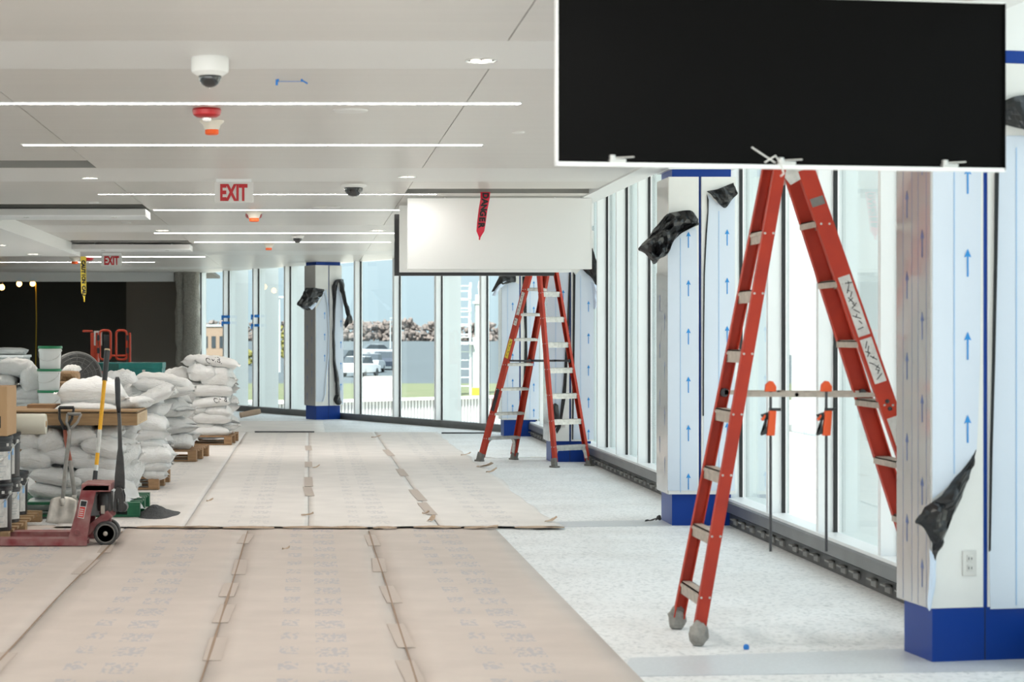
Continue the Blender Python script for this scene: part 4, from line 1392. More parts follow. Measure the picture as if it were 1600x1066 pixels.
def exit_sign(px0, px1, y, hz, label):
    w = (px1 - px0) * y / F
    r = empty('exit_sign', (atx((px0 + px1) / 2, y), y, CEIL), 0, label, 'sign')
    MB().box(-w / 2, w / 2, -.008, .008, -.03 - hz, -.025).build('acrylic_panel', M_signwhite, r, bevel=.002)
    MB().box(-w * .45, w * .45, -.025, .025, -.025, 0).build('canopy', M_whitetrim, r)
    t = text_mesh('EXIT', 1.0, M_exitred, 'lettering', r, depth=.002, bold=.040)
    xs = [v.co.x for v in t.data.vertices]; ys_ = [v.co.y for v in t.data.vertices]
    lw, lh = w * .70, hz * .86
    cx_, cy_ = (max(xs) + min(xs)) / 2, (max(ys_) + min(ys_)) / 2
    for v in t.data.vertices:
        v.co.x = (v.co.x - cx_) / (max(xs) - min(xs)) * lw
        v.co.y = (v.co.y - cy_) / (max(ys_) - min(ys_)) * lh
    t.rotation_euler = (math.pi / 2, 0, 0)
    t.location = (0.0, -.011, -.03 - hz / 2)
    return r
exit_sign(335, 396, 16.1, .165, 'nearer EXIT sign, red letters on a clear panel, hanging from the ceiling')
exit_sign(158, 191, 30.5, .165, 'farther EXIT sign, red letters on a pale panel, near the yellow tape')

def hanging_tape(pts, m, s, lsize, lstart, step, label, name, fold_wd=None):
    """pts: list of (x,y,z,halfwidth) from top to bottom"""
    r = empty(name, pts[0][:3], 0, label, 'tape')
    o0 = Vector(pts[0][:3])
    rows = []
    for i, (x, y, z, hwid) in enumerate(pts):
        rows.append([Vector((x - hwid, y, z)) - o0, Vector((x, y - .008 * math.sin(i), z)) - o0, Vector((x + hwid, y, z)) - o0])
    mb = MB(); mb.grid(rows)
    mb.build('strip', m, r, thick=.001)
    p = lstart
    for ch in s:
        if ch == ' ':
            p += step * .8; continue
        q = p
        tot = pts[0][2] - q
        for i in range(len(pts) - 1):
            if pts[i][2] >= tot >= pts[i + 1][2]:
                tt = (pts[i][2] - tot) / (pts[i][2] - pts[i + 1][2])
                x = pts[i][0] + (pts[i + 1][0] - pts[i][0]) * tt; yv = pts[i][1] + (pts[i + 1][1] - pts[i][1]) * tt
        t = text_mesh(ch, lsize, M_ink, 'letter', r, depth=.0006, bold=.004)
        t.rotation_mode = 'QUATERNION'
        t.rotation_quaternion = Matrix(((0, 1, 0), (0, 0, -1), (-1, 0, 0))).to_quaternion()
        t.location = Vector((x, yv - .012, tot)) - o0
        p += step
    return r
Y = 17.72
hanging_tape([(atx(757.5, Y), Y - .05, 2.80, .045), (atx(757, Y), Y - .06, 2.74, .042), (atx(754, Y), Y - .05, 2.64, .041), (atx(751.5, Y), Y - .045, 2.52, .040), (atx(750, Y), Y - .04, 2.44, .036), (atx(749.5, Y), Y - .04, 2.41, .02), (atx(749, Y), Y - .04, 2.385, .008), (atx(748.5, Y), Y - .04, 2.36, .006)],
             M_dangertape, 'DANGER', .075, .035, .054, 'red tape printed DANGER hanging before the plain white board', 'barrier_tape')
Y = 27.7
hanging_tape([(atx(130.5, Y), Y, 2.625, .042), (atx(130, Y), Y, 2.5, .04), (atx(130.5, Y), Y, 2.3, .04), (atx(131, Y), Y, 2.1, .036), (atx(131.5, Y), Y, 2.04, .012), (atx(131.8, Y), Y, 1.97, .008)],
             M_cautiontape, 'CAUTION CAU', .07, .08, .047, 'yellow tape printed CAUTION hanging from the left soffit edge', 'barrier_tape')

# blue painter's tape on the far mullions
def bluetape(px0, px1, py, label):
    k = ((px0 + px1) / 2 - CX) / F
    y = (18.57) / (k + .5236) - .18
    x0, x1 = atx(px0, y), atx(px1, y)
    z = ath(py, y)
    mb = MB()
    mb.obox(((x0 + x1) / 2, y, z), (1, 0, 0), (0, 1, 0), (0, 0, 1), x1 - x0, .02, .05)
    mb.obox((x0 + .015, y - .006, z - .02), (1, 0, 0), (0, 1, 0), (0, 0, 1), .03, .012, .10)
    tag(mb.build('tape_strip', M_bluetape), label, 'tape')
bluetape(346, 359.5, 495, 'blue tape across the leftmost far mullion, the upper strip')
bluetape(346, 359.5, 504.5, 'blue tape across the leftmost far mullion, the lower strip')
bluetape(392, 405.5, 494, 'blue tape across the second far mullion, the upper strip')
bluetape(392, 405.5, 508.5, 'blue tape across the second far mullion, the lower strip')

# string of bulbs in the dark room
sl = empty('string_light', (-6.3, 41, 2.62), 0, 'string of glowing amber work bulbs in the dark room', 'light')
mb = MB(); mb.tube([(-1.2, 0, .10), (-.3, 0, .02), (.3, 0, .06), (.6, 0, .05)], .008, 6); mb.build('cable', M_blacksteel, sl)
for px, py in ((3, 449), (30, 443.5), (51, 443)):
    x, z = atx(px, 41) + 6.3, ath(py, 41) - 2.62
    b = MB().lathe([(0, -.065), (.045, -.045), (.06, 0), (.04, .045), (.02, .065), (0, .066)], (x, 0, z), seg=16).build('bulb', M_bulb, sl, smooth=True)
    MB().lathe([(.025, .06), (.025, .12), (0, .12)], (x, 0, z), seg=10).build('socket', M_blacksteel, sl)
cd = MB().tube([(atx(56, 41.1), 41.1, 2.62), (atx(57, 41.1), 41.1, 1.9), (atx(56, 41.1), 41.1, 1.1), (atx(55, 41.1), 41.1, .0)], .014, 6).build('power_cord', M_cord)
tag(cd, 'yellow power cord dropping from the work bulbs to the floor', 'cord')

# ================================================================== FLOOR PAPER
def paper(x0, x1, y0, y1, m, label, lift=0.003, torn=0.0, amp=.004, nx=8, dy=.09, edge_lift=0.0, group=None, edge_jit=0.0):
    o0 = Vector((x0, y0, 0))
    ny = max(4, int((y1 - y0) / dy))
    rows = []
    sd = random.uniform(0, 50)
    for j in range(ny + 1):
        v = j / ny
        row = []
        for i in range(nx + 1):
            u = i / nx
            x = x0 + (x1 - x0) * u; y = y0 + (y1 - y0) * v
            if j == 0 and torn: y += torn * (noise.noise(Vector((x * 3.1, sd, 0))) + .6 * noise.noise(Vector((x * 11, sd, 3))))
            if i == nx and edge_jit: x += edge_jit * noise.noise(Vector((y * 1.3, sd, 7)))
            z = lift + amp * (.5 + .5 * noise.noise(Vector((x * .6, y * 1.5, sd)))) + amp * .5 * max(0, noise.noise(Vector((x * .35 + 9, y * 3.4, sd))))
            ed = min(u, 1 - u) * (x1 - x0)
            z = lift + (z - lift) * min(1, .15 + ed / .14) if not edge_lift else z
            if edge_lift and y - y0 < .22:
                z += edge_lift * (1 - (y - y0) / .22) ** 2 * (.35 + .65 * abs(noise.noise(Vector((x * 1.9, sd, 5)))) * 1.6)
            row.append(Vector((x, y, z)) - o0)
        rows.append(row)
    mb = MB(); mb.grid(rows)
    o = mb.build('paper_sheet', m, None, smooth=True, thick=.0012)
    o.location = o0
    tag(o, label, 'paper', group)
    return o
near_edges = [-3.3, -2.35, -1.40, -.455, .457, 1.43]
names = ['far left, under the pallet jack forks', 'left, beside the pallet jack wheel', 'second from the left of the near rolls', 'third from the left of the near rolls', 'rightmost of the near rolls']
near_sheets = []
for i in range(5):
    near_sheets.append(paper(near_edges[i] + .004, near_edges[i + 1] - .004, 4.6, 14.9, M_paper, 'tan floor paper roll, ' + names[i], lift=.003 + .0006 * (i % 2), amp=.006))
far_edges = [-1.95, -.95, .0, 1.0, 1.95]
fn = ['leftmost of the far rolls, along the sack pallets', 'second from the left of the far rolls', 'third from the left of the far rolls', 'rightmost of the far rolls, with the frayed edge']
far_sheets = []
for i in range(4):
    y0 = 14.62
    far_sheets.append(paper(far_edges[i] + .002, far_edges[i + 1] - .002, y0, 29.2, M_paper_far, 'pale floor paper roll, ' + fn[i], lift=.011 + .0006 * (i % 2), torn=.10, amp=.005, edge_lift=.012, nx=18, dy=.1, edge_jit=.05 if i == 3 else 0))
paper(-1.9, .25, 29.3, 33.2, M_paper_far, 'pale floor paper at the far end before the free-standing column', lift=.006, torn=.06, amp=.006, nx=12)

# torn brown edge along the overlap
rr = random.Random(5)
for i in range(9):
    xa = -1.32 + i * .36 + rr.uniform(-.05, .05)
    L = rr.uniform(.18, .42)
    mb = MB()
    rows = []
    n = 9
    yb = 14.60 + rr.uniform(-.03, .04)
    for k in range(n + 1):
        u = k / n
        h = math.sin(math.pi * u) ** .6
        x = xa + L * u
        w = .028 * h * rr.uniform(.6, 1.4) + .003
        yk = yb + .02 * noise.noise(Vector((x * 8, i, 0)))
        rows.append([Vector((x, yk + .03, .020 + .004 * h)), Vector((x, yk - w * .5, .022 + .010 * h)), Vector((x, yk - w, .014 + .004 * h))])
    mb.grid(rows)
    mb.build('torn_edge', M_cardedge, None, thick=.002)
    o = COL.objects[-1]
    par = far_sheets[max(0, min(3, int((xa + L / 2 + 1.95) / .98)))]
    o.parent = par
    o.matrix_parent_inverse = Matrix.Translation(-par.location)
# tape strips on the seams
def tapestrip(x, y, L, w, rot, parent, z=.0068):
    mb = MB()
    mb.obox((0, 0, 0), (math.cos(rot), math.sin(rot), 0), (-math.sin(rot), math.cos(rot), 0), (0, 0, 1), w, L, .0012)
    o = mb.build('tape_strip', M_tape, parent)
    o.location = Vector((x, y, z)) - parent.location
for xs, par, ys_ in ((-1.40, near_sheets[2], (8.6, 12.2, 13.4)), (-.455, near_sheets[3], (9.0, 10.15, 11.1, 12.2, 13.9)), (.457, near_sheets[4], (8.3, 9.4, 10.9, 12.3, 13.8))):
    for y in ys_:
        tapestrip(xs + rr.uniform(-.02, .02), y, rr.uniform(.55, .8), .085, rr.uniform(-.05, .05), par)
for xs, par, ys_ in ((.0, far_sheets[2], (18.0, 19.2, 21.8, 25)), (1.0, far_sheets[3], (16.2, 17.6, 20.5, 24))):
    for y in ys_:
        tapestrip(xs, y, rr.uniform(.9, 1.4), .085, rr.uniform(-.03, .03), par, .019)
# dark open seam gaps between near rolls
for i, xs in ((2, -1.40), (3, -.455), (4, .457)):
    par = near_sheets[i]
    rows = []
    for k in range(60):
        y = 5 + k * .16
        wv = .0045 + .007 * max(0, noise.noise(Vector((y * 1.1, xs, 2))))
        xc = xs + .010 * noise.noise(Vector((y * .5, xs, 1)))
        rows.append([Vector((xc - wv, y, .0078)) - par.location, Vector((xc + wv, y, .0078)) - par.location])
    mb = MB(); mb.grid(rows); mb.build('seam_gap', M_seam, par)
# scraps
def scrap(px, py, L, w, rot, m, label, h=.02, name='paper_scrap', cat='scrap'):
    x, y = fl(px, py)
    mb = MB()
    rows = []
    for k in range(6):
        u = k / 5 - .5
        rows.append([Vector((L * u, -w / 2 * (1 - abs(u)), .004 + h * (u + .5) ** 2 + .006 * random.random())), Vector((L * u, 0, .010 + h * (u + .5) ** 2 + .01 * random.random())), Vector((L * u, w / 2 * (1 - abs(u) * .6), .004 + h * (u + .5) ** 2))])
    mb.grid(rows)
    o = mb.build(name, m, None, thick=.002)
    o.location = (x, y, .016); o.rotation_euler = (0, 0, rot)
    tag(o, label, cat)
scrap(480, 810, .10, .04, -.3, M_cardedge, 'brown torn scrap on the paper left of centre, near the torn overlap')
scrap(665, 807, .06, .03, -.5, M_cardedge, 'brown torn scrap on the paper right of centre')
scrap(674, 818, .08, .06, 1.0, M_cardedge, 'curled brown scrap just behind the torn paper overlap, right of centre', .04)
scrap(494, 734, .08, .05, .4, M_cardedge, 'small dark scrap on the pale paper, centre left', .03)
scrap(588, 686, .14, .06, .1, M_cardedge, 'small dark scrap on the pale paper towards the far windows', .03)
scrap(757, 733, .24, .10, -1.0, M_cardedge, 'brown paper flap by the far ladder left foot', .05)
scrap(768, 741, .12, .06, .4, M_cardedge, 'small curled scrap in front of the far ladder left foot', .04)
scrap(728, 714, .12, .06, .2, M_cardedge, 'small dark scrap left of the far ladder', .03)
scrap(447, 863, .05, .03, .4, M_cardedge, 'tiny dark chip on the near paper below the torn overlap', .012)
scrap(762, 829, .16, .03, .05, M_cardedge, 'dark sliver in front of the torn overlap right end', .01)
scrap(861, 819, .10, .06, .5, M_cardedge, 'frayed corner of the pale paper beside the grey floor band', .03)
scrap(328, 787, .06, .03, .4, M_cardedge, 'brown scrap on the paper left of the torn overlap, by the sand', .02)
scrap(1017, 819, .09, .05, .2, M_ink, 'two black rubber bits on the floor by the second column', .02, 'rubber_bit', 'debris')
scrap(1029, 817, .06, .05, 1.2, M_ink, 'black rubber bit touching the second column base', .03, 'rubber_bit', 'debris')
x, y = fl(1166, 1015)
mb = MB(); mb.lathe([(.012, 0), (.014, .008), (.012, .02), (.004, .024), (0, .024)], seg=12)
o = mb.build('blue_cap', M_bluetape, None, smooth=True); o.location = (x, y, .0005); tag(o, 'tiny blue cap on the white floor right of the near ladder', 'cap')
x, y = fl(386, 655)
mb = MB(); mb.lathe([(.055, 0), (.05, .02), (.055, .3), (.045, .38), (0, .38)], seg=12, axis=(.8, .3, .15)); o = mb.build('paper_bundle', M_cardedge, None, smooth=True); o.location = (x - .12, y, .07); tag(o, 'short rolled bundle of brown paper right of the farthest sack stack', 'paper')
mb = MB(); mb.box(0, .9, 0, .02, 0, .02); o = mb.build('thin_rod', M_steelrod); o.location = (atx(398, 29.0), 29.0, .02); tag(o, 'thin dark rod lying on the paper, far left of centre', 'rod')
mb = MB(); mb.box(0, .75, 0, .02, 0, .02); o = mb.build('thin_rod', M_steelrod); o.location = (atx(690, 29.0), 29.0, .003); tag(o, 'thin dark rod on the floor behind the far ladder', 'rod')
mb = MB(); mb.tube([(atx(px_, F * EYE / (py_ - CY)), F * EYE / (py_ - CY), .006) for px_, py_ in ((752, 715), (775, 717), (800, 716), (830, 715), (852, 716), (866, 712))], .005, 5)
tag(mb.build('thin_wire', M_silver), 'thin pale wire on the floor behind the far ladder feet', 'wire')

# ================================================================== SACKS
BAGM = []
def bag_mesh(seed):
    rd = random.Random(seed)
    nu, nv = 26, 16
    mb = MB(); bm = mb.bm
    sd = Vector((seed * 5.3, seed * 2.1, seed * .7))
    def prof(u, v):
        a = max(0.0, 1 - abs(u) ** 4.6); b = max(0.0, 1 - abs(v) ** 3.6)
        return (a ** .50) * (b ** .50)
    top, bot = {}, {}
    for j in range(nv + 1):
        for i in range(nu + 1):
            u, v = -1 + 2 * i / nu, -1 + 2 * j / nv
            h = prof(u, v)
            edge = i in (0, nu) or j in (0, nv)
            ear = 1 + .08 * abs(u * v) ** 3
            neck = 1 - .10 * (abs(u) ** 6) * (1 - abs(v))
            x = u * .5 * ear; y = v * .5 * (1 - .10 * abs(u) ** 4) * ear
            w = noise.noise(Vector((x * 4, y * 4, 0)) + sd) * .15 + noise.noise(Vector((x * 8, y * 12, 2)) + sd) * .11 + abs(noise.noise(Vector((x * 6 + y * 5, y * 9 - x * 3, 6)) + sd)) * -.12
            wr = noise.noise(Vector((x * 4, y * 20, 5)) + sd) * .16 * abs(u) ** 3 + noise.noise(Vector((x * 14, y * 6, 9)) + sd) * .10 * abs(v) ** 2
            zt = .5 * h * (1 + w * 1.6) + wr * h
            zb = -.5 * h * (1 + .12 * noise.noise(Vector((x * 5, y * 5, 8)) + sd))
            droop = -.10 * abs(u) ** 3 + .05 * noise.noise(Vector((x * 2, y * 2, 11)) + sd)
            fl_ = .04 * noise.noise(Vector((u * 3, y * 9, 4)) + sd) if edge else 0
            if edge:
                top[i, j] = bot[i, j] = bm.verts.new((x + fl_, y + fl_ * .6, droop + fl_ * 1.5))
            else:
                top[i, j] = bm.verts.new((x, y, zt + droop)); bot[i, j] = bm.verts.new((x, y, zb + droop * .5))
    for j in range(nv):
        for i in range(nu):
            bm.faces.new((top[i, j], top[i + 1, j], top[i + 1, j + 1], top[i, j + 1]))
            bm.faces.new((bot[i, j + 1], bot[i + 1, j + 1], bot[i + 1, j], bot[i, j]))
    # stitched fringe at both ends
    for sgn, i in ((-1, 0), (1, nu)):
        prev = None
        for j in range(nv + 1):
            a = top[i, j]
            q = bm.verts.new(a.co + Vector((sgn * (.045 + .02 * rd.random()), 0, .05 * rd.uniform(-1, 1.2))))
            if prev: bm.faces.new((prev[0], a, q, prev[1]))
            prev = (a, q)
    return mb.mesh('sack_%d' % seed, M_bag, smooth=True)
for s in range(8):
    BAGM.append(bag_mesh(s + 1))
SACKN = [0]
def sack(x, y, z, L, W, T, roll, yaw, pitch, label, group):
    k = SACKN[0]; SACKN[0] += 1
    o = bpy.data.objects.new('sandbag', BAGM[(k * 5 + k // 3) % 8])
    COL.objects.link(o)
    o.location = (x, y, z)
    o.rotation_euler = (math.radians(pitch), math.radians(-roll), math.radians(yaw + (180 if k % 2 else 0)))
    o.scale = (L, W, T)
    tag(o, label, 'sandbag', group)
    return o
def sacks(rows, y, group, tscale=1.22, W=.46):
    """rows: (x0,x1,y0,y1 in photograph pixels, roll, yaw, extra depth, label)"""
    for (x0, x1, y0, y1, roll, yaw, dd, label) in rows:
        yy = y + dd
        yc = yy + W * .42
        c = at((x0 + x1) / 2, (y0 + y1) / 2, yy)
        L = (x1 - x0) * yy / F; T = (y1 - y0) * yy / F
        if abs(roll) > 5:
            cr, sr = math.cos(math.radians(abs(roll))), math.sin(math.radians(abs(roll)))
            # bounding box -> own length and thickness
            L2 = max(L * .7, (L * cr - T * sr) / max(.3, (cr * cr - sr * sr)))
            T2 = max(T * .42, (T * cr - L * sr) / max(.3, (cr * cr - sr * sr)))
            L, T = min(L2, L * 1.1), min(T2, T)
        Wk, xc = W, c.x
        if abs(yaw) > 12:
            ya = math.radians(abs(yaw))
            Wk, L = .36, min(max(L, .50), .62)
            half = .5 * (L * math.cos(ya) + Wk * math.sin(ya)) * 1.02
            xc = atx(x1, yy + .2) - half
        sack(xc, yc, c.z, L * 1.0, Wk, T * tscale, roll, yaw, random.uniform(-5, 5), label, group)

gA = 'sandbags on the near green pallet'
A = [
 (36, 98, 782, 799, 2, 4, .06, 'lowest grey sandbag behind the small charcoal pail'),
 (92, 150, 780, 800, 0, 0, .05, 'lowest grey sandbag directly behind the shovel blade'),
 (150, 206, 778, 800, 0, -4, .05, 'lowest grey sandbag behind the pallet jack pump'),
 (40, 98, 755, 786, 10, 3, .0, 'wrinkled sandbag sloping up just left of the shovel shafts, near the floor'),
 (96, 178, 756, 782, 0, 0, .05, 'grey sandbag right behind the lower shovel shafts'),
 (44, 128, 728, 764, 9, 2, .0, 'long grey sandbag crossing behind the shovel shafts, sloping up to the right'),
 (114, 186, 731, 757, -2, 0, .03, 'grey sandbag behind the black foot of the yellow-handled bar'),
 (30, 70, 727, 746, 8, 0, .06, 'thin grey sandbag end beside the small charcoal pail'),
 (26, 79, 701, 733, -5, 0, .0, 'grey sandbag with a pointed right end beside the upper charcoal pail'),
 (56, 143, 696, 726, 5, 0, .02, 'plump grey sandbag behind the reddish shovel handle'),
 (110, 184, 710, 737, -5, 0, .03, 'grey sandbag behind the lower yellow part of the bar'),
 (28, 75, 676, 703, 3, 0, .03, 'grey sandbag directly under the plastic roll'),
 (54, 102, 670, 714, 24, 0, -.03, 'grey sandbag tilted steeply up to the right under the roll end'),
 (96, 148, 664, 697, -8, 4, .0, 'grey sandbag just right of the shovel grips under the timber'),
 (128, 196, 680, 720, -12, -6, -.04, 'crumpled shiny sandbag behind the middle of the yellow-handled bar'),
 (140, 190, 663, 690, -10, -4, .08, 'sandbag partly under the timber behind the yellow-handled bar'),
 (172, 214, 678, 704, -12, -20, .10, 'sandbag end under the timber right part, behind the jack handle'),
 (192, 226, 700, 742, -35, -35, .12, 'white sandbag sagging at the right corner of the near stack, upper'),
 (194, 222, 742, 776, -20, -30, .10, 'white sandbag sagging at the right corner of the near stack, middle'),
 (214, 236, 736, 778, -45, -40, .35, 'white sandbag slumping off the near stack beside the second pallet'),
 (140, 212, 655, 690, 0, 0, .45, 'sandbag in the core of the near stack, under the timber, right'),
 (60, 140, 655, 690, 0, 0, .45, 'sandbag in the core of the near stack, under the timber, left'),
 (150, 214, 690, 730, 0, 0, .45, 'sandbag in the core of the near stack, upper right'),
 (150, 210, 735, 780, 0, 0, .45, 'sandbag in the core of the near stack, lower right'),
 (202, 228, 768, 792, -15, -30, .15, 'lowest white sandbag slumping off the near stack onto the green pallet end'),
]
sacks(A, 15.5, gA, W=.5)
gT = 'sandbags lying on the timber'
T = [
 (92, 192, 597, 636, 3, 0, .1, 'large white sandbag on top of the timber behind the bar top'),
 (86, 182, 630, 646, 0, 0, .0, 'flattened white sandbag lying on the timber, left'),
 (184, 228, 620, 645, -12, -10, .1, 'white sandbag on the timber right end under the black jack handle'),
 (140, 200, 628, 645, -3, 0, .3, 'white sandbag on the timber behind the jack handle'),
]
sacks(T, 15.8, gT, W=.55)
gB = 'sandbags on the second pallet'
Bq = [
 (224, 257, 736, 751, 0, 0, .0, 'bottom front white sandbag on the second pallet'),
 (224, 262, 720, 739, 2, 0, .0, 'second-lowest white sandbag at the front of the second pallet'),
 (212, 268, 699, 726, -3, 0, -.03, 'white sandbag with wrinkled end, third from the bottom on the second pallet'),
 (192, 255, 684, 706, -5, 0, .05, 'long white sandbag fourth from the bottom on the second pallet'),
 (188, 258, 668, 694, -6, 0, .0, 'long white sandbag just under the timber end on the second pallet'),
 (206, 262, 644, 681, -14, 0, -.02, 'white sandbag right of the timber end grain'),
 (238, 274, 640, 674, -35, -20, .15, 'white sandbag drooping at the upper right corner of the second pallet'),
 (250, 275, 672, 690, -10, -60, .5, 'white sandbag end on the right side of the second pallet, upper'),
 (250, 275, 688, 705, -5, -65, .5, 'white sandbag end on the right side of the second pallet, third from the top'),
 (252, 275, 704, 722, -8, -65, .5, 'white sandbag end on the right side of the second pallet, middle'),
 (250, 273, 720, 737, -6, -65, .5, 'white sandbag end on the right side of the second pallet, second-lowest'),
 (247, 266, 733, 748, -8, -65, .4, 'white sandbag end on the right side of the second pallet, lowest'),
 (205, 270, 600, 641, -24, 0, .0, 'large white sandbag sloping down to the right, behind the jack handle tip'),
 (208, 274, 592, 621, -10, 0, .5, 'white sandbag lying behind the sloping one'),
 (160, 212, 583, 612, 4, 0, 1.0, 'white sandbag behind the black grip of the yellow-handled bar'),
 (186, 228, 606, 634, 0, 0, .6, 'white sandbag in the hollow behind the jack handle'),
 (196, 256, 648, 676, 0, 0, .45, 'white sandbag in the core of the second pallet stack'),
 (190, 250, 612, 650, 0, 0, .55, 'white sandbag in the core of the second pallet stack, near the top'),
 (200, 262, 676, 712, 0, 0, .55, 'white sandbag in the core of the second pallet stack, lower'),
]
sacks(Bq, 18.2, gB, W=.56)
gC = 'sandbags on the third pallet'
Cq = [
 (208, 298, 581, 612, -9, 0, .0, 'long white sandbag on top of the third pallet stack'),
 (232, 302, 600, 626, -10, 0, -.1, 'white sandbag second from the top of the third pallet stack'),
 (262, 300, 618, 642, -14, -30, .0, 'white sandbag drooping at the right of the third pallet stack, third from the top'),
 (262, 305, 636, 656, -8, -35, .0, 'white sandbag on the right of the third pallet stack, fourth from the top'),
 (266, 308, 650, 670, -8, -35, .0, 'white sandbag on the right of the third pallet stack, fifth from the top'),
 (268, 312, 664, 684, -10, -40, -.05, 'white sandbag on the right of the third pallet stack, sixth from the top'),
 (262, 300, 680, 700, -2, 0, -.05, 'lowest front white sandbag on the third pallet'),
 (284, 316, 674, 697, -12, -45, .1, 'lowest white sandbag spilling over the right edge of the third pallet'),
 (236, 286, 640, 668, 0, 0, .3, 'white sandbag in the core of the third pallet stack'),
 (236, 290, 668, 700, 0, 0, .3, 'low white sandbag in the core of the third pallet stack'),
 (276, 304, 606, 630, -20, -50, .35, 'white sandbag sagging over the right edge near the top of the third stack'),
 (288, 311, 640, 662, -25, -60, .5, 'white sandbag end on the far right side of the third stack, upper'),
 (290, 314, 660, 682, -25, -60, .5, 'white sandbag end on the far right side of the third stack, lower'),
]
sacks(Cq, 22.5, gC, W=.6)
gD = 'sandbags on the farthest pallet'
Dq = [
 (296, 358, 668, 685, -2, 0, .0, 'bottom white sandbag at the front of the farthest pallet stack'),
 (298, 334, 660, 671, 0, 0, .05, 'short white sandbag second from the bottom left of the farthest stack'),
 (328, 374, 662, 683, -14, -15, .0, 'white sandbag sliding down at the lower right of the farthest stack'),
 (302, 360, 646, 664, -1, 0, .0, 'white sandbag third from the bottom of the farthest stack'),
 (299, 338, 631, 650, 6, 0, .03, 'white sandbag fourth from the bottom left of the farthest stack'),
 (322, 361, 635, 652, -5, 0, .0, 'white sandbag fourth from the bottom right of the farthest stack'),
 (299, 359, 617, 638, -6, 0, -.03, 'white sandbag with black scrawl in the middle of the farthest stack'),
 (300, 362, 601, 621, -1, 0, .0, 'white sandbag just above the scrawled middle one in the farthest stack'),
 (317, 362, 574, 606, -4, -8, .0, 'plump white sandbag right of the dark gap in the farthest stack'),
 (290, 326, 596, 610, -8, 0, .1, 'white sandbag below the dark gap in the farthest stack'),
 (293, 331, 569, 594, 2, 10, -.05, 'tied white sandbag bulging left of the dark gap in the farthest stack'),
 (306, 371, 555, 576, -7, 0, .0, 'topmost white sandbag with black scrawl on the farthest stack'),
 (286, 326, 557, 572, 4, 8, .1, 'small white sandbag at the top left of the farthest stack'),
 (252, 296, 575, 598, 8, 0, .3, 'beige-shaded sandbag at the upper left of the farthest stack'),
 (350, 374, 566, 588, -18, -60, .35, 'white sandbag end on the right side of the farthest stack, topmost'),
 (352, 375, 584, 602, -10, -65, .4, 'white sandbag end on the right side of the farthest stack, second from the top'),
 (353, 376, 600, 617, -8, -65, .4, 'white sandbag end on the right side of the farthest stack, third from the top'),
 (353, 377, 614, 632, -8, -65, .4, 'white sandbag end on the right side of the farthest stack, fourth from the top'),
 (354, 377, 630, 648, -8, -65, .4, 'white sandbag end on the right side of the farthest stack, fifth from the top'),
 (354, 377, 646, 664, -8, -65, .4, 'white sandbag end on the right side of the farthest stack, sixth from the top'),
 (282, 312, 602, 640, 0, 0, .4, 'white sandbag in the left flank of the farthest stack, upper'),
 (282, 312, 640, 680, 0, 0, .4, 'white sandbag in the left flank of the farthest stack, lower'),
]
sacks(Dq, 25.75, gD, W=.62)
gE = 'sandbags on the back left pallet'
Eq = [
 (-8, 52, 561, 590, 6, 0, .0, 'top white sandbag of the back left stack, behind the cardboard box'),
 (24, 62, 574, 612, 10, 10, -.1, 'plump white sandbag left of the white bucket tower'),
 (-12, 24, 584, 604, 8, 0, -.05, 'white sandbag just above the cardboard box'),
 (18, 62, 606, 626, 4, 0, -.05, 'low crumpled white sandbag left of the bucket tower'),
 (14, 66, 622, 634, 0, 0, -.05, 'flat pale sandbag just above the timber left end, upper'),
 (12, 64, 632, 644, 0, 0, -.1, 'flat pale sandbag just above the timber left end, lower'),
 (-10, 40, 604, 630, 0, 0, .2, 'white sandbag mostly hidden behind the cardboard box'),
 (96, 120, 572, 584, -6, 0, .6, 'small white sandbag right of the top white bucket'),
 (70, 128, 634, 668, 0, 0, .3, 'sandbag low in the back left stack, right side, behind the timber'),
 (70, 128, 666, 702, 0, 0, .3, 'lowest sandbag of the back left stack, right side'),
 (0, 70, 644, 672, 0, 0, .1, 'sandbag low in the back left stack, left side, behind the plastic roll'),
 (0, 70, 670, 702, 0, 0, .1, 'lowest sandbag of the back left stack, left side'),
 (92, 128, 604, 634, 0, 0, .3, 'white sandbag right of the bucket tower behind the timber'),
]
sacks(Eq, 22.8, gE, W=.55)
# scrawl on two sacks of the farthest stack
def scrawl(px, py, y, par_label, letters, size):
    par = [o for o in COL.objects if o.get('label') == par_label][0]
    t = text_mesh(letters, size, M_ink, 'handwriting', None, depth=.001)
    bpy.context.view_layer.update()
    # project the strokes onto the sack surface
    inv = par.matrix_world.inverted()
    for v in t.data.vertices:
        p = at(px, py, y) + Vector((v.co.x, 0, v.co.y + .015 * math.sin(v.co.x * 40)))
        dvec = (p - Vector((0, 0, EYE))).normalized()
        ol, dl = inv @ Vector((0, 0, EYE)), (inv.to_3x3() @ dvec).normalized()
        hit, loc, nor, _ = par.ray_cast(ol, dl)
        if hit: v.co = loc - dl * .006
        else: v.co = inv @ p
    t.parent = par
scrawl(334, 564, 25.8, 'topmost white sandbag with black scrawl on the farthest stack', 'CMB.', .10)
scrawl(344, 625, 25.75, 'white sandbag with black scrawl in the middle of the farthest stack', 'CMB', .09)

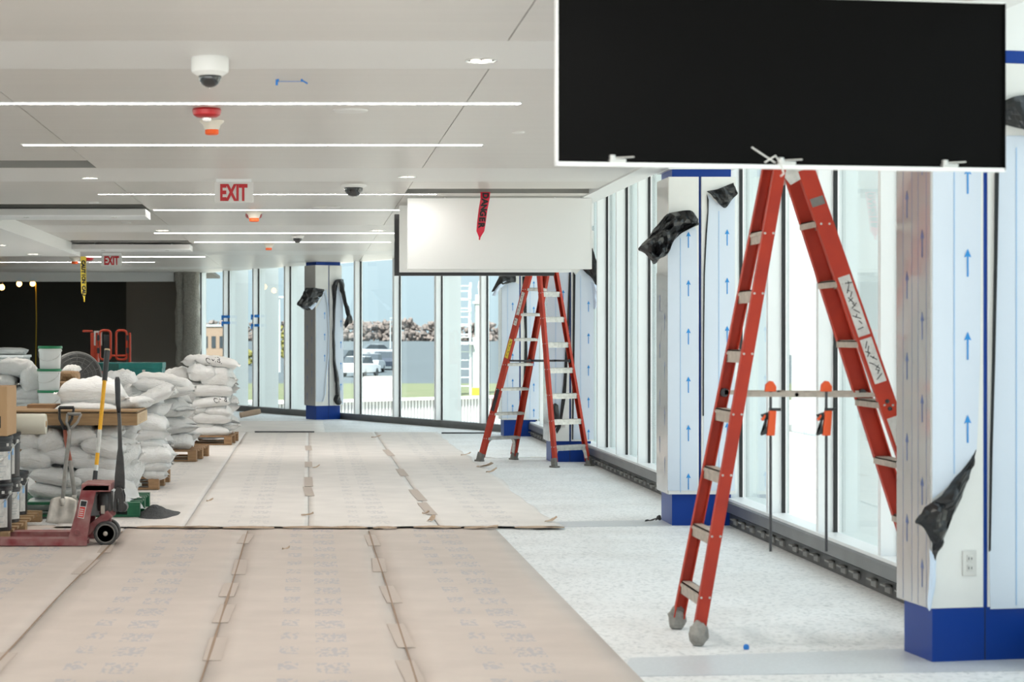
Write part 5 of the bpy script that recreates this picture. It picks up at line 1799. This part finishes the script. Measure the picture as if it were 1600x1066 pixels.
# ================================================================== PALLETS, TIMBER
def pallet(x0, x1, y0, y1, h, rz, label, m=M_wood, boards=7, along='x', z=0.0):
    w, d = x1 - x0, y1 - y0
    r = empty('pallet', (x0, y0, z), rz, label, 'pallet')
    for k in range(boards):
        yy = d * k / (boards - 1) * (1 - .1 / d)
        MB().box(0, w, yy, yy + .10, h - .018, h).build('deck_board', m, r)
    for k in range(3):
        yy = (d - .1) * k / 2
        MB().box(0, w, yy, yy + .1, 0, .016).build('bottom_board', m, r)
    for k in range(3):
        for q in range(3):
            xx, yy = (w - .10) * k / 2, (d - .10) * q / 2
            MB().box(xx, xx + .10, yy, yy + .10, .016, h - .018).build('block', m, r, bevel=.003)
    return r
pallet(-2.5, -1.36, 15.46, 16.5, .115, 0, 'green painted pallet under the nearest sack stack', M_green, z=.017)
MB_ = MB(); MB_.prism([(0, 0, 0), (.09, 0, 0), (.09, 0, .11), (0, 0, .11)], (0, .3, 0))
pallet(-2.60, -1.42, 18.25, 19.3, .12, math.radians(-2), 'wooden pallet under the second sack stack', z=.017)
pallet(-2.50, -1.30, 22.4, 23.5, .13, math.radians(-5), 'wooden pallet with open block corners under the third sack stack', z=.017)
pallet(-2.15, -1.03, 25.75, 26.85, .125, math.radians(-3), 'wooden pallet under the farthest sack stack', z=.017)
pallet(-3.9, -2.75, 22.7, 23.8, .125, 0, 'wooden pallet under the back left sack stack')
pallet(-3.3, -2.12, 13.56, 15.3, .085, 0, 'low wooden pallet under the charcoal pails on the jack forks', M_lumber, boards=9)
# thick timber slab lying on the near stack
tm = empty('timber_slab', (0, 0, 0), 0, 'thick wooden timber slab lying across the near sandbags', 'timber')
z0, z1 = ath(665, 15.45), ath(646, 15.45)
xr = atx(214, 15.45)
mb = MB(); mb.box(-2.6, xr, 15.45, 16.4, z0, z1); mb.build('beam', M_lumber, tm, bevel=.004)
mb = MB(); mb.box(xr + .0005, xr + .004, 15.46, 16.39, z0 + .004, z1 - .004); mb.build('end_grain', M_lumberend, tm)
mb = MB(); mb.box(-2.6, xr + .005, 15.44, 16.42, z1 + .008, z1 + .022); mb.build('top_board', M_lumber, tm)
mb = MB(); mb.box(-2.6, xr - .01, 15.47, 16.4, z1, z1 + .008); mb.build('dark_gap', M_ink, tm)
mb = MB()
rr = random.Random(3)
for q in range(5):
    for k in range(6):
        mb.box(xr + .0042, xr + .0050, 15.62 + k * .09, 15.66 + k * .09 + rr.uniform(0, .03), z0 + .020 + q * .013, z0 + .024 + q * .013)
mb.build('stamp', M_wood, tm)
# brown paper sacks and offcuts behind the timber
def crump(name, c, sx, sy, sz, m, label, cat):
    mb = MB()
    g = bmesh.ops.create_icosphere(mb.bm, subdivisions=3, radius=1)
    for v in g['verts']:
        p = v.co.copy()
        p = Vector([math.copysign(abs(q) ** .6, q) for q in p])
        v.co = Vector((p.x * sx, p.y * sy, p.z * sz)) * (1 + .10 * noise.noise(p * 2.2 + Vector(c)))
    o = mb.build(name, m, None, smooth=False)
    o.location = c
    tag(o, label, cat)
crump('paper_sack', at(109, 588, 23.5), .12, .25, .075, M_brownpaper, 'brown paper sack right of the white bucket tower, upper', 'sack')
crump('paper_sack', at(106, 604, 23.3), .12, .25, .07, M_brownpaper, 'brown paper sack right of the white bucket tower, lower', 'sack')
o = MB().box(-.12, .12, 0, .3, 0, .045).build('wood_offcut', M_wood); o.location = (atx(70, 16.2), 16.0, ath(641, 16)); tag(o, 'short brown wood offcut on the timber below the buckets', 'wood')

# ================================================================== PAILS, BUCKETS, BOX, ROLL
def pail(x, y, z, h, r, label):
    t = empty('pail', (x, y, z), random.uniform(-.3, .3), label, 'pail', None)
    MB().lathe([(r * .93, 0), (r * .945, .006), (r * .97, h * .74), (r * 1.0, h * .75), (r * 1.0, h * .775), (r * .975, h * .785), (r * .98, h * .86), (r, h * .87), (r, h * .885), (r * .98, h * .895), (r * .985, h * .94), (0, h * .94)], seg=36).build('body', M_pail, t, smooth=True, sharp=30)
    MB().lathe([(r * 1.02, h * .93), (r * 1.03, h * .97), (r * 1.0, h), (r * .93, h), (r * .92, h * .975), (0, h * .975)], seg=36).build('lid', M_blackplastic, t, smooth=True, sharp=30)
    # curved label towards the aisle
    mb = MB()
    for z0_, z1_, a0, a1 in ((h * .08, h * .68, -1.75, -.42),):
        rows = []
        for zz in (z0_, z1_):
            rows.append([Vector((r * .985 * math.cos(a0 + (a1 - a0) * k / 10), r * .985 * math.sin(a0 + (a1 - a0) * k / 10), zz)) for k in range(11)])
        mb.grid(rows)
    lb = mb.build('paper_label', M_label, t, thick=.0008)
    mb = MB()
    rr = random.Random(int(x * 100 + z * 10))
    for q in range(9):
        a0 = -1.6 + rr.uniform(0, .25); a1 = a0 + rr.uniform(.3, .8)
        zz = h * (.13 + .058 * q)
        mb.grid([[Vector((r * .992 * math.cos(a0 + (a1 - a0) * k / 5), r * .992 * math.sin(a0 + (a1 - a0) * k / 5), zz + d_)) for k in range(6)] for d_ in (0, .005)])
    mb.build('label_print', M_extgrey, lb)
    mb = MB(); mb.grid([[Vector((r * .994 * math.cos(-.66 + .16 * k / 3), r * .994 * math.sin(-.66 + .16 * k / 3), h * .5 + d_)) for k in range(4)] for d_ in (0, h * .17)])
    mb.build('blue_patch', M_line, lb)
    mb = MB(); mb.grid([[Vector((r * 1.0 * math.cos(-.78 + .16 * k / 3), r * 1.0 * math.sin(-.78 + .16 * k / 3), h * .79 + d_)) for k in range(4)] for d_ in (0, h * .06)])
    mb.build('small_sticker', M_label, t, thick=.0008)
    for sgn in (-1, 1):
        MB().lathe([(.016, 0), (.014, .012), (.006, .014), (.006, .02), (0, .02)], (r * .97 * math.cos(-.25 + (0 if sgn > 0 else math.pi)), r * .97 * math.sin(-.25 + (0 if sgn > 0 else math.pi)), h * .80), (math.cos(-.25) * sgn, math.sin(-.25) * sgn, 0), 12).build('ear', M_wire, t)
    pts = []
    for k in range(13):
        a = -.25 - math.pi * k / 12
        dip = math.sin(math.pi * k / 12)
        pts.append(Vector((r * 1.05 * math.cos(a), r * 1.07 * math.sin(a) - .004, h * .80 - h * .36 * dip ** .8)))
    w = MB().tube(pts, .0028, 6).build('bail', M_wire, t)
    MB().tube([pts[3] * 1.004, pts[4] * 1.004, pts[5] * 1.004], .011, 8).build('grip', M_label, w)
    return t
pail(-2.267, 13.75, .086, .336, .148, 'charcoal pail at the lower left edge, bottom of the nearest stack')
pail(-2.267, 13.75, .423, .336, .148, 'charcoal pail under the cardboard box, top of the nearest stack')
pail(-2.30, 14.35, .086, .336, .148, 'charcoal pail behind the nearest stack, lower one')
pail(-2.30, 14.35, .423, .336, .148, 'charcoal pail under the plastic roll, upper one')
pail(-2.335, 14.98, .086, .336, .148, 'single charcoal pail farthest back, right end of the pallet')
pail(-2.60, 13.8, .086, .336, .148, 'charcoal pail left of the nearest stack, bottom one, beyond the frame')
pail(-2.60, 13.8, .423, .336, .148, 'charcoal pail left of the nearest stack, top one, beyond the frame')

def bucket(x, y, z, h, r, label):
    t = empty('bucket', (x, y, z), random.uniform(-.4, .4), label, 'bucket')
    MB().lathe([(r * .86, 0), (r * .88, .005), (r * .955, h * .80), (r * .99, h * .805), (r * .99, h * .84), (r * .96, h * .845), (r * .97, h * .92), (0, h * .92)], seg=36).build('body', M_bucket, t, smooth=True, sharp=30)
    MB().lathe([(r * 1.04, h * .885), (r * 1.06, h * .90), (r * 1.04, h), (r * .95, h), (r * .93, h * .97), (0, h * .97)], seg=36).build('green_lid', M_greenlid, t, smooth=True, sharp=30)
    pts = []
    for k in range(13):
        a = -.1 - math.pi * k / 12
        pts.append(Vector((r * 1.02 * math.cos(a), r * 1.03 * math.sin(a) - .003, h * .80 - h * .45 * math.sin(math.pi * k / 12) ** .8)))
    w = MB().tube(pts, .0022, 5).build('bail', M_wire, t)
    MB().tube([pts[2] * 1.004, pts[3] * 1.004, pts[4] * 1.004], .006, 6).build('grip', M_label, w)
    for a in (-.1, -.1 + math.pi):
        MB().lathe([(.015, 0), (.013, .01), (0, .012)], (r * .96 * math.cos(a), r * .96 * math.sin(a), h * .8), (math.cos(a), math.sin(a), 0), 10).build('ear', M_bucket, t)
for k, lab in enumerate(('lowest white bucket of the tower, half hidden by sandbags', 'middle white bucket with green lid in the tower', 'topmost white bucket with green lid in the tower')):
    bucket(atx(77.5, 22.6) + (0, -.004, .006)[k], 22.6, .585 + k * .2525, .268 if k == 2 else .2525, .137, lab)

cb = empty('cardboard_box', (-2.36, 13.85, .762), 0, 'brown cardboard box on the charcoal pails at the left edge', 'box')
MB().box(-.3, .22, -.22, .22, 0, .352).build('carton', M_card, cb, bevel=.004)
mb = MB()
X0, X1, Z0, Z1 = .02, .176, .058, .142
for a in ((X0, X1, Z0, Z0 + .008), (X0, X1, Z1 - .008, Z1), (X1 - .008, X1, Z0, Z1), (X0, X0 + .008, Z0, Z1)):
    mb.box(a[0], a[1], -.2212, -.2202, a[2], a[3])
for zz in (.076, .106):
    mb.box(X0 + .02, X1 - .03, -.2212, -.2202, zz, zz + .016)
mb.build('printed_mark', M_ink, cb)
crump('plastic_bundle', (-2.42, 13.85, 1.16), .2, .18, .04, M_label, 'crumpled pale plastic on top of the cardboard box', 'plastic')

y_ = 14.42
rl = empty('film_roll', (0, 0, 0), 0, 'roll of pale plastic sheeting lying on the charcoal pails', 'roll')
xl, xr2 = -2.62, atx(72, y_)
zc = ath(663, y_)
MB().lathe([(.03, 0), (.076, 0), (.078, .01), (.078, xr2 - xl - .01), (.074, xr2 - xl), (.024, xr2 - xl), (.022, xr2 - xl - .05), (0, xr2 - xl - .05)], (xl, y_, zc + .001), (1, 0, 0), 32).build('sheeting', M_roll, rl, smooth=True, sharp=35)
MB().lathe([(.024, 0), (.024, .004), (.016, .004), (.015, -.03), (0, -.03)], (xr2, y_, zc + .001), (1, 0, 0), 20).build('core', M_card, rl, smooth=True, sharp=35)

# ================================================================== PALLET JACK
pj = empty('pallet_jack', (atx(150, 13.6), 13.6, 0), 0, 'worn maroon pallet jack with black handle at the lower left', 'pallet jack')
ox, oy = pj.location.x, pj.location.y
def L_(px, py, y):
    p = at(px, py, y)
    return Vector((p.x - ox, y - oy, p.z))
# forks
for yf, nm in ((13.36, 'fork'), (13.84, 'fork')):
    xr_ = atx(137, 13.4) - ox
    mb = MB()
    mb.box(-1.25, xr_, yf - oy, yf - oy + .15, .048, .062)
    mb.box(-1.25, xr_, yf - oy, yf - oy + .012, .012, .050)
    mb.box(-1.25, xr_, yf - oy + .138, yf - oy + .15, .012, .050)
    fk = mb.build(nm, M_jackred, pj, bevel=.003)
    MB().lathe([(.018, 0), (.018, .1), (0, .1)], (-1.1, yf - oy + .025, .019), (0, 1, 0), 14).build('load_roller', M_tyre, fk)
# frame head: two slanted plates, joined by top plate
for yf in (13.36, 13.72):
    pts = [L_(107, 842, 13.4), L_(137, 843, 13.4), L_(143, 800, 13.4), L_(151, 768, 13.4), L_(172, 768, 13.4), L_(172, 757, 13.4), L_(138, 755, 13.4), L_(128, 764, 13.4), L_(118, 805, 13.4)]
    mb = MB(); mb.prism([(p.x, yf - oy, p.z) for p in pts], (0, .03, 0))
    pl = mb.build('frame_plate', M_jackred, pj, bevel=.005)
    mb = MB(); p = L_(121, 831, 13.4); mb.lathe([(.022, .0), (.022, -.008), (.012, -.010), (.010, -.004), (0, -.004)], (p.x, yf - oy, p.z), (0, 1, 0), 18)
    mb.build('pivot_boss', M_jackred, pl)
mb = MB(); a, b = L_(128, 757, 13.4), L_(173, 768, 13.4)
mb.box(a.x, b.x, 13.36 - oy, 13.75 - oy, b.z, a.z + .004); mb.build('top_plate', M_jackred, pj, bevel=.01)
mb = MB(); a, b = L_(116, 835, 13.4), L_(140, 765, 13.4)
mb.prism([(a.x + .01, 13.40 - oy, a.z), (a.x + .05, 13.40 - oy, a.z), (b.x + .03, 13.40 - oy, b.z), (b.x - .01, 13.40 - oy, b.z)], (0, .33, 0)); mb.build('front_web', M_jackred, pj)
# label on the plate
def plate_quad(pxs, m, name, dy, parent):
    mb = MB(); mb.prism([(L_(px, py, 13.4).x, 13.36 - oy - dy, L_(px, py, 13.4).z) for px, py in pxs], (0, .0012, 0))
    return mb.build(name, m, parent)
lb = plate_quad([(122, 808), (132, 810), (138, 782), (127, 780)], M_label, 'maker_plate', .0015, pj)
plate_quad([(123, 807), (131.5, 808.5), (134.5, 792), (126, 791)], M_jackredhot, 'red_field', .003, lb)
plate_quad([(126.5, 790), (135, 791), (137, 783), (128, 782)], M_ink, 'dark_field', .003, lb)
for k in range(4):
    plate_quad([(124.2 + .5 * k, 805 - 3.2 * k), (130.6 + .5 * k, 806 - 3.2 * k), (130.8 + .5 * k, 804.6 - 3.2 * k), (124.4 + .5 * k, 803.6 - 3.2 * k)], M_label, 'plate_print', .0042, lb)
# lower link to steer wheels
mb = MB()
a, b = L_(136, 830, 13.6), L_(174, 801, 13.6)
d = (b - a); Ln = d.length; d.normalize()
mb.obox((a + b) / 2, d, (0, 1, 0), d.cross(Vector((0, 1, 0))), Ln, .2, .06); mb.build('steer_link', M_jackred, pj, bevel=.006)
p = L_(168, 802, 13.6)
MB().lathe([(.055, -.015), (.06, .0), (.055, .022), (.03, .028), (0, .028)], (p.x, p.y, p.z), (0, 0, 1), 24).build('turntable', M_jackred, pj, smooth=True, sharp=40)
MB().lathe([(.012, 0), (.012, .12), (0, .12)], (L_(161, 800, 13.6).x, .0, p.z - .02), (0, 0, 1), 12).build('ram', M_silver, pj)
# hydraulic pump
a, b = L_(157, 798, 13.6), L_(176, 768, 13.6)
mb = MB(); mb.box(a.x, b.x, -.075, .075, a.z, b.z); pm = mb.build('pump_body', M_blacksteel, pj, bevel=.01)
MB().lathe([(.042, 0), (.045, .02), (.045, .1), (.035, .12), (0, .12)], (L_(163, 790, 13.6).x, -.05, L_(163, 797, 13.6).z), (0, 0, 1), 18).build('pump_cylinder', M_blacksteel, pm, smooth=True, sharp=40)
mb = MB(); a, b = L_(160, 801, 13.6), L_(166, 788, 13.6); mb.box(a.x, b.x, -.12, -.08, a.z, b.z); mb.build('valve', M_alu_dirty, pm, bevel=.004)
mb = MB(); a, b = L_(142, 806, 13.6), L_(157, 771, 13.6); mb.box(a.x, b.x, -.02, .10, a.z, b.z); mb.build('tank', M_extgrey, pm, bevel=.006)
# handle yoke and handle
pts = [L_(178, 798, 13.6), L_(180, 768, 13.6), (L_(184, 762, 13.6)), L_(192, 764, 13.6), L_(195, 775, 13.6), L_(194, 798, 13.6), L_(187, 799, 13.6), L_(186, 778, 13.6), L_(183, 778, 13.6), L_(184, 799, 13.6)]
for yy in (-.06, .045):
    mb = MB(); mb.prism([(q.x, yy, q.z) for q in pts], (0, .018, 0)); yk = mb.build('handle_yoke', M_blacksteel, pj, bevel=.002)
p = L_(187, 765, 13.6)
MB().lathe([(.022, -.085), (.022, .085), (0, .085)], (p.x, 0, p.z), (0, 1, 0), 18).build('yoke_pin', M_blacksteel, pj)
p = L_(192, 792, 13.6)
MB().lathe([(.034, -.05), (.036, .05), (0, .05)], (p.x, 0, p.z), (0, 1, 0), 18).build('chain_roller', M_blacksteel, pj)
prof = [((179, 764), (195, 764)), ((179.5, 745), (195, 745)), ((182.5, 715), (193, 715)), ((184.5, 700), (191, 700)), ((184.2, 660), (189.5, 660)), ((183.2, 645), (188.2, 645))]
left = [L_(*a, 13.6) for a, b in prof]; right = [L_(*b, 13.6) for a, b in prof][::-1]
mb = MB(); mb.prism([(q.x, -.02, q.z) for q in left + right], (0, .04, 0)); hdl = mb.build('handle_shaft', M_blacksteel, pj, bevel=.004)
grip = [L_(186, 648, 13.6), L_(184.5, 630, 13.6), L_(184, 610, 13.6), L_(183.5, 594, 13.6), L_(183.2, 589, 13.6)]
MB().tube(grip, [.013, .018, .020, .020, .012], 12).build('handle_loop', M_blackplastic, pj, smooth=True)
# steer wheels
pw = L_(165.5, 833.5, 13.5)
for yy in (-.13, .04):
    MB().lathe([(.0, 0), (.018, 0), (.018, .012), (.05, .014), (.055, .006), (.078, .004), (.085, .012), (.085, .06), (.078, .068), (0, .068)], (pw.x, yy, .0865), (0, 1, 0), 32).build('steer_wheel', M_tyre, pj, smooth=True, sharp=30)
    MB().lathe([(.058, .0045), (.060, .0015), (.066, .0015), (.068, .0045)], (pw.x, yy, .0865), (0, 1, 0), 32).build('wheel_ring', M_rubber, pj)
    MB().lathe([(.016, 0), (.016, -.008), (.008, -.012), (0, -.012)], (pw.x, yy, .0865), (0, 1, 0), 14).build('hub_cap', M_alu_dirty, pj)
mb = MB(); a = L_(176, 806, 13.5); mb.prism([(pw.x - .02, -.03, .07), (pw.x + .02, -.03, .07), (pw.x + .03, -.03, a.z), (pw.x - .03, -.03, a.z)], (0, .055, 0)); mb.build('wheel_fork', M_jackred, pj)

# ================================================================== SHOVELS, BAR, SAND
def shovel(pts_shaft, blade, label, y_tip, y_top, grip_m, shaft_m, grip_px, lower_m=None):
    r = empty('shovel', at(blade[0][0], blade[0][1], y_tip), 0, label, 'shovel')
    o0 = Vector(r.location)
    def W(px, py):
        t = (py - blade_b) / (top_py - blade_b)
        return at(px, py, y_tip + (y_top - y_tip) * t) - o0
    blade_b = max(b[1] for b in blade)
    top_py = min(g[1] for g in grip_px)
    # blade, dished
    (bl, br, tr, tl) = blade
    rows = []
    for j in range(9):
        v = j / 8
        row = []
        for i in range(9):
            u = i / 8
            px = (bl[0] * (1 - u) + br[0] * u) * (1 - v) + (tl[0] * (1 - u) + tr[0] * u) * v
            py = (bl[1] * (1 - u) + br[1] * u) * (1 - v) + (tl[1] * (1 - u) + tr[1] * u) * v
            p = W(px, py)
            c = (2 * u - 1)
            p += Vector((0, -.035 * c * c + .028 * math.exp(-(c / .22) ** 2) * -1 * v ** .7, 0))
            if j == 8: p.z -= .022 * abs(c) ** 2
            if j == 0: p.z += .010 * abs(c) ** 4
            row.append(p)
        rows.append(row)
    MB().grid(rows).build('blade', M_shovelblade, r, smooth=True, thick=.003)
    path = [W(*q) for q in pts_shaft]
    path = [p + Vector((0, -.02, 0)) for p in path]
    n = len(path)
    MB().tube(path, [.012] + [.017] * (n - 2) + [.015], 12).build('shaft', shaft_m, r, smooth=True)
    if shaft_m is M_redwood:
        MB().tube([path[0], path[1], path[2]], [.016, .0185, .0185], 12).build('steel_socket', M_shaft, r, smooth=True)
    MB().tube([path[0] + Vector((0, -.002, 0)), path[0] * .6 + path[1] * .4 + Vector((0, -.002, 0))], [.014, .022], 12).build('socket', M_shovelblade, r, smooth=True)
    if lower_m: pass
    g = [W(*q) + Vector((0, -.02, 0)) for q in grip_px]      # left top, right top
    top = path[-1]
    for q in g:
        mid = (top + q) / 2 + (q - (g[0] + g[1]) / 2) * .32
        MB().tube([top, mid, q], [.013, .011, .010], 10).build('grip_arm', grip_m, r, smooth=True)
    MB().tube([g[0] * 1.0, g[1] * 1.0], .014, 12).build('grip_bar', M_shaft if grip_m is M_shaft else M_blackplastic, r, smooth=True)
shovel([(117, 780), (116, 765), (110, 720), (104, 690), (102, 672)], [(92, 815), (128, 818), (122, 776), (106, 776)], 'square shovel behind, with reddish handle and taller black grip', 15.22, 15.42, M_blackplastic, M_redwood, [(93, 637), (116, 637)])
shovel([(98, 790), (100, 765), (104, 720), (108, 690), (109.5, 672)], [(72, 817), (118, 822), (121, 777), (82, 774)], 'square shovel in front, dusty grey with a worn pale blade', 14.95, 15.36, M_shaft, M_shaft, [(106, 647), (127, 647)])

bar = empty('digging_bar', at(141, 800, 15.1), 0, 'long yellow-handled bar with black grip leaning on the sandbags', 'bar')
o0 = Vector(bar.location)
def BW(px, py):
    t = (800 - py) / (800 - 545)
    return at(px, py, 15.1 + .30 * t) - o0
def seg(name, a, b, r0, r1, m):
    MB().tube([BW(*a), BW(*b)], [r0, r1], 14).build(name, m, bar, smooth=True, sharp=40)
seg('lower_grip', (142, 806), (149.5, 736), .020, .019, M_blackplastic)
seg('ferrule', (149.5, 736), (150.7, 727), .018, .018, M_silver)
seg('lower_sleeve', (150.7, 727), (152.6, 708), .0165, .0165, M_yellow)
seg('paper_band', (152.6, 708), (156, 672), .0168, .0168, M_label)
seg('yellow_shaft', (156, 672), (163.4, 594), .0165, .0165, M_yellow)
seg('top_grip', (163.4, 595), (167.5, 548), .021, .024, M_blackplastic)
seg('top_cap', (167.5, 548), (167.8, 545.5), .025, .022, M_lumberend)

# sand
mb = MB()
rows = []
for j in range(11):
    rr_ = j / 10
    row = []
    for i in range(33):
        th = 2 * math.pi * i / 32
        k_ = 1 + .22 * noise.noise(Vector((math.cos(th) * 1.6, math.sin(th) * 1.6, 3)))
        x = -1.28 + (.24 if math.cos(th) > 0 else .13) * rr_ * k_ * math.cos(th)
        y = 15.75 + .42 * rr_ * k_ * math.sin(th)
        row.append(Vector((x, y, .012 + .085 * (1 - rr_) ** 1.3 * (1 + .25 * noise.noise(Vector((x * 22, y * 22, 0)))))))
    rows.append(row)
mb.grid(rows)
bmesh.ops.remove_doubles(mb.bm, verts=mb.bm.verts, dist=1e-5)
o = mb.build('spilled_sand', M_sand, None, smooth=True)
tag(o, 'small spill of dark grey sand beside the green pallet', 'sand', kind='stuff')

# ================================================================== THINGS IN THE DARK ROOM
Y = 30.0
jb = empty('job_box', (atx(135, Y), Y, 0), 0, 'teal steel job box behind the sandbag stacks', 'box')
w = 118 * Y / F; ht = ath(567, Y)
MB().box(0, w, 0, .7, 0, ht - .09).build('body', M_teal, jb, bevel=.006)
MB().box(-.01, w + .01, -.01, .71, ht - .09, ht).build('lid', M_teal, jb, bevel=.008)
MB().box(.0, w * .43, -.014, -.011, ht - .42, ht - .015).build('shade_sheet', M_teald, jb)  # thin darker sheet, standing in for shade on the left part
MB().box(w * .74, w * .78, -.016, -.008, ht - .16, ht - .11).build('latch', M_silver, jb)
for px, py, s in ((152, 585, .10), (160, 583, .07), (153, 592, .08)):
    q = at(px, py, Y)
    mb = MB(); mb.prism([(q.x - atx(135, Y) + s * .5 * math.cos(k * 1.05 + s * 9) * (1 if k % 2 else .55), -.016, q.z + s * .5 * math.sin(k * 1.05 + s * 9) * (1 if k % 2 else .55)) for k in range(6)], (0, .003, 0))
    mb.build('paint_splash', M_exitred if s == .10 else M_gateorange, jb)

Y = 34.5
lg = empty('lift_platform', (atx(172, Y), Y, 0), 0, 'orange-red lift guardrails with two rounded gate hoops in the dark room', 'lift')
ox2 = lg.location.x
def LG(px, py, y=Y): return Vector((atx(px, y) - ox2, y - Y, ath(py, y)))
def hoop(x0, x1, y0, y1, name):
    a, b = LG(x0, y0), LG(x1, y1)
    r_ = .06; pts = []
    for cx_, cz_, a0 in ((b.x - r_, a.z - r_, 0), (a.x + r_, a.z - r_, 90), (a.x + r_, b.z + r_, 180), (b.x - r_, b.z + r_, 270)):
        for k in range(5):
            th = math.radians(a0 + 90 * k / 4)
            pts.append(Vector((cx_ + r_ * math.cos(th), 0, cz_ + r_ * math.sin(th))))
    MB().tube(pts, .022, 8, closed=True).build(name, M_gateorange, lg, smooth=True)
hoop(156, 173, 516.5, 562, 'gate_hoop'); hoop(181.5, 198, 516.5, 562, 'gate_hoop')
a, b = LG(152, 516), LG(152, 575)
for px in (151.5, 203):
    p = LG(px, 520)
    MB().tube([(p.x, 0, p.z), (p.x, 0, 0)], .022, 8).build('post', M_gateorange, lg)
for py in (517.5, 556):
    MB().tube([LG(124 if py < 530 else 173, py) + Vector((0, .5 if py < 530 else 0, 0)), LG(140 if py < 530 else 198, py) + Vector((0, .5 if py < 530 else 0, 0))], .02, 8).build('rail', M_gateorange, lg)
mb = MB(); p, q = LG(141, 520), LG(151, 574); mb.box(p.x, q.x, .05, .5, q.z, p.z); mb.build('red_cabinet', M_gateorange, lg)
mb = MB(); p, q = LG(146.5, 517), LG(159, 540); mb.box(p.x, q.x, .03, .045, q.z, p.z); mb.build('notice_panel', M_label, lg)
for px, py in ((154, 528), (154, 548), (199.5, 528), (199.5, 548)):
    p = LG(px, py); MB().box(p.x - .025, p.x + .025, -.03, .03, p.z - .05, p.z + .05).build('hinge', M_blackplastic, lg)
mb = MB(); p, q = LG(160, 523), LG(171, 545); mb.box(p.x, q.x, .1, .3, q.z, p.z); mb.build('control_box', M_blackplastic, lg, bevel=.01)
MB().box(-.55, .6, 0, 1.2, .25, .40).build('deck', M_blacksteel, lg)
for sx in (-.45, .45):
    MB().lathe([(.12, 0), (.12, .1), (0, .1)], (sx, .05, .121), (0, 1, 0), 16).build('wheel', M_tyre, lg)

Y = 27.5
fn_ = empty('drum_fan', (atx(120, Y), Y, .0), .25, 'grey drum fan with mesh grille between the buckets and the job box', 'fan')
zc = ath(590, Y)
rad = .36
MB().lathe([(rad, 0), (rad + .015, .02), (rad, .3), (rad - .02, .3), (rad - .02, .0)], (0, 0, zc), (0, 1, 0), 40).build('drum', M_fan, fn_, smooth=True, sharp=40)
for k in range(1, 7):
    MB().tube([(rad * k / 6.3 * math.cos(a), -.01, zc + rad * k / 6.3 * math.sin(a)) for a in [math.pi * 2 * q / 32 for q in range(32)]], .004, 5, closed=True).build('guard_ring', M_fan, fn_)
for k in range(16):
    a = math.pi * 2 * k / 16
    MB().tube([(0, -.012, zc), (rad * math.cos(a), -.012, zc + rad * math.sin(a))], .004, 5).build('guard_spoke', M_fan, fn_)
for k in range(4):
    a = math.pi / 2 * k + .3
    mb = MB(); mb.prism([(.05 * math.cos(a), .1, zc + .05 * math.sin(a)), (.32 * math.cos(a - .3), .06, zc + .32 * math.sin(a - .3)), (.32 * math.cos(a + .3), .14, zc + .32 * math.sin(a + .3))], (0, .006, 0))
    mb.build('blade', M_extgrey, fn_)
mb = MB()
for sx in (-.3, .3):
    mb.tube([(sx, .02, .02), (sx * .9, .15, zc - .25)], .02, 8); mb.tube([(sx, .28, .02), (sx * .9, .15, zc - .25)], .02, 8)
mb.tube([(-.3, .02, .02), (.3, .02, .02)], .02, 8)
mb.build('stand', M_blacksteel, fn_)

Y = 28.5
gb = empty('grey_crate', (atx(16, Y), Y, 0), 0, 'pale grey equipment crate far left behind the sandbags', 'crate')
zt = ath(555, Y)
MB().box(-.75, .18, 0, .8, 0, zt - .04).build('body', M_extgrey, gb, bevel=.01)
MB().box(-.77, .2, -.02, .82, zt - .04, zt).build('lid', M_extwhite, gb, bevel=.01)
crump('plastic_bundle', (atx(10, Y), Y + .35, zt + .05), .26, .25, .06, M_extgrey, 'crumpled plastic on top of the grey crate', 'plastic')
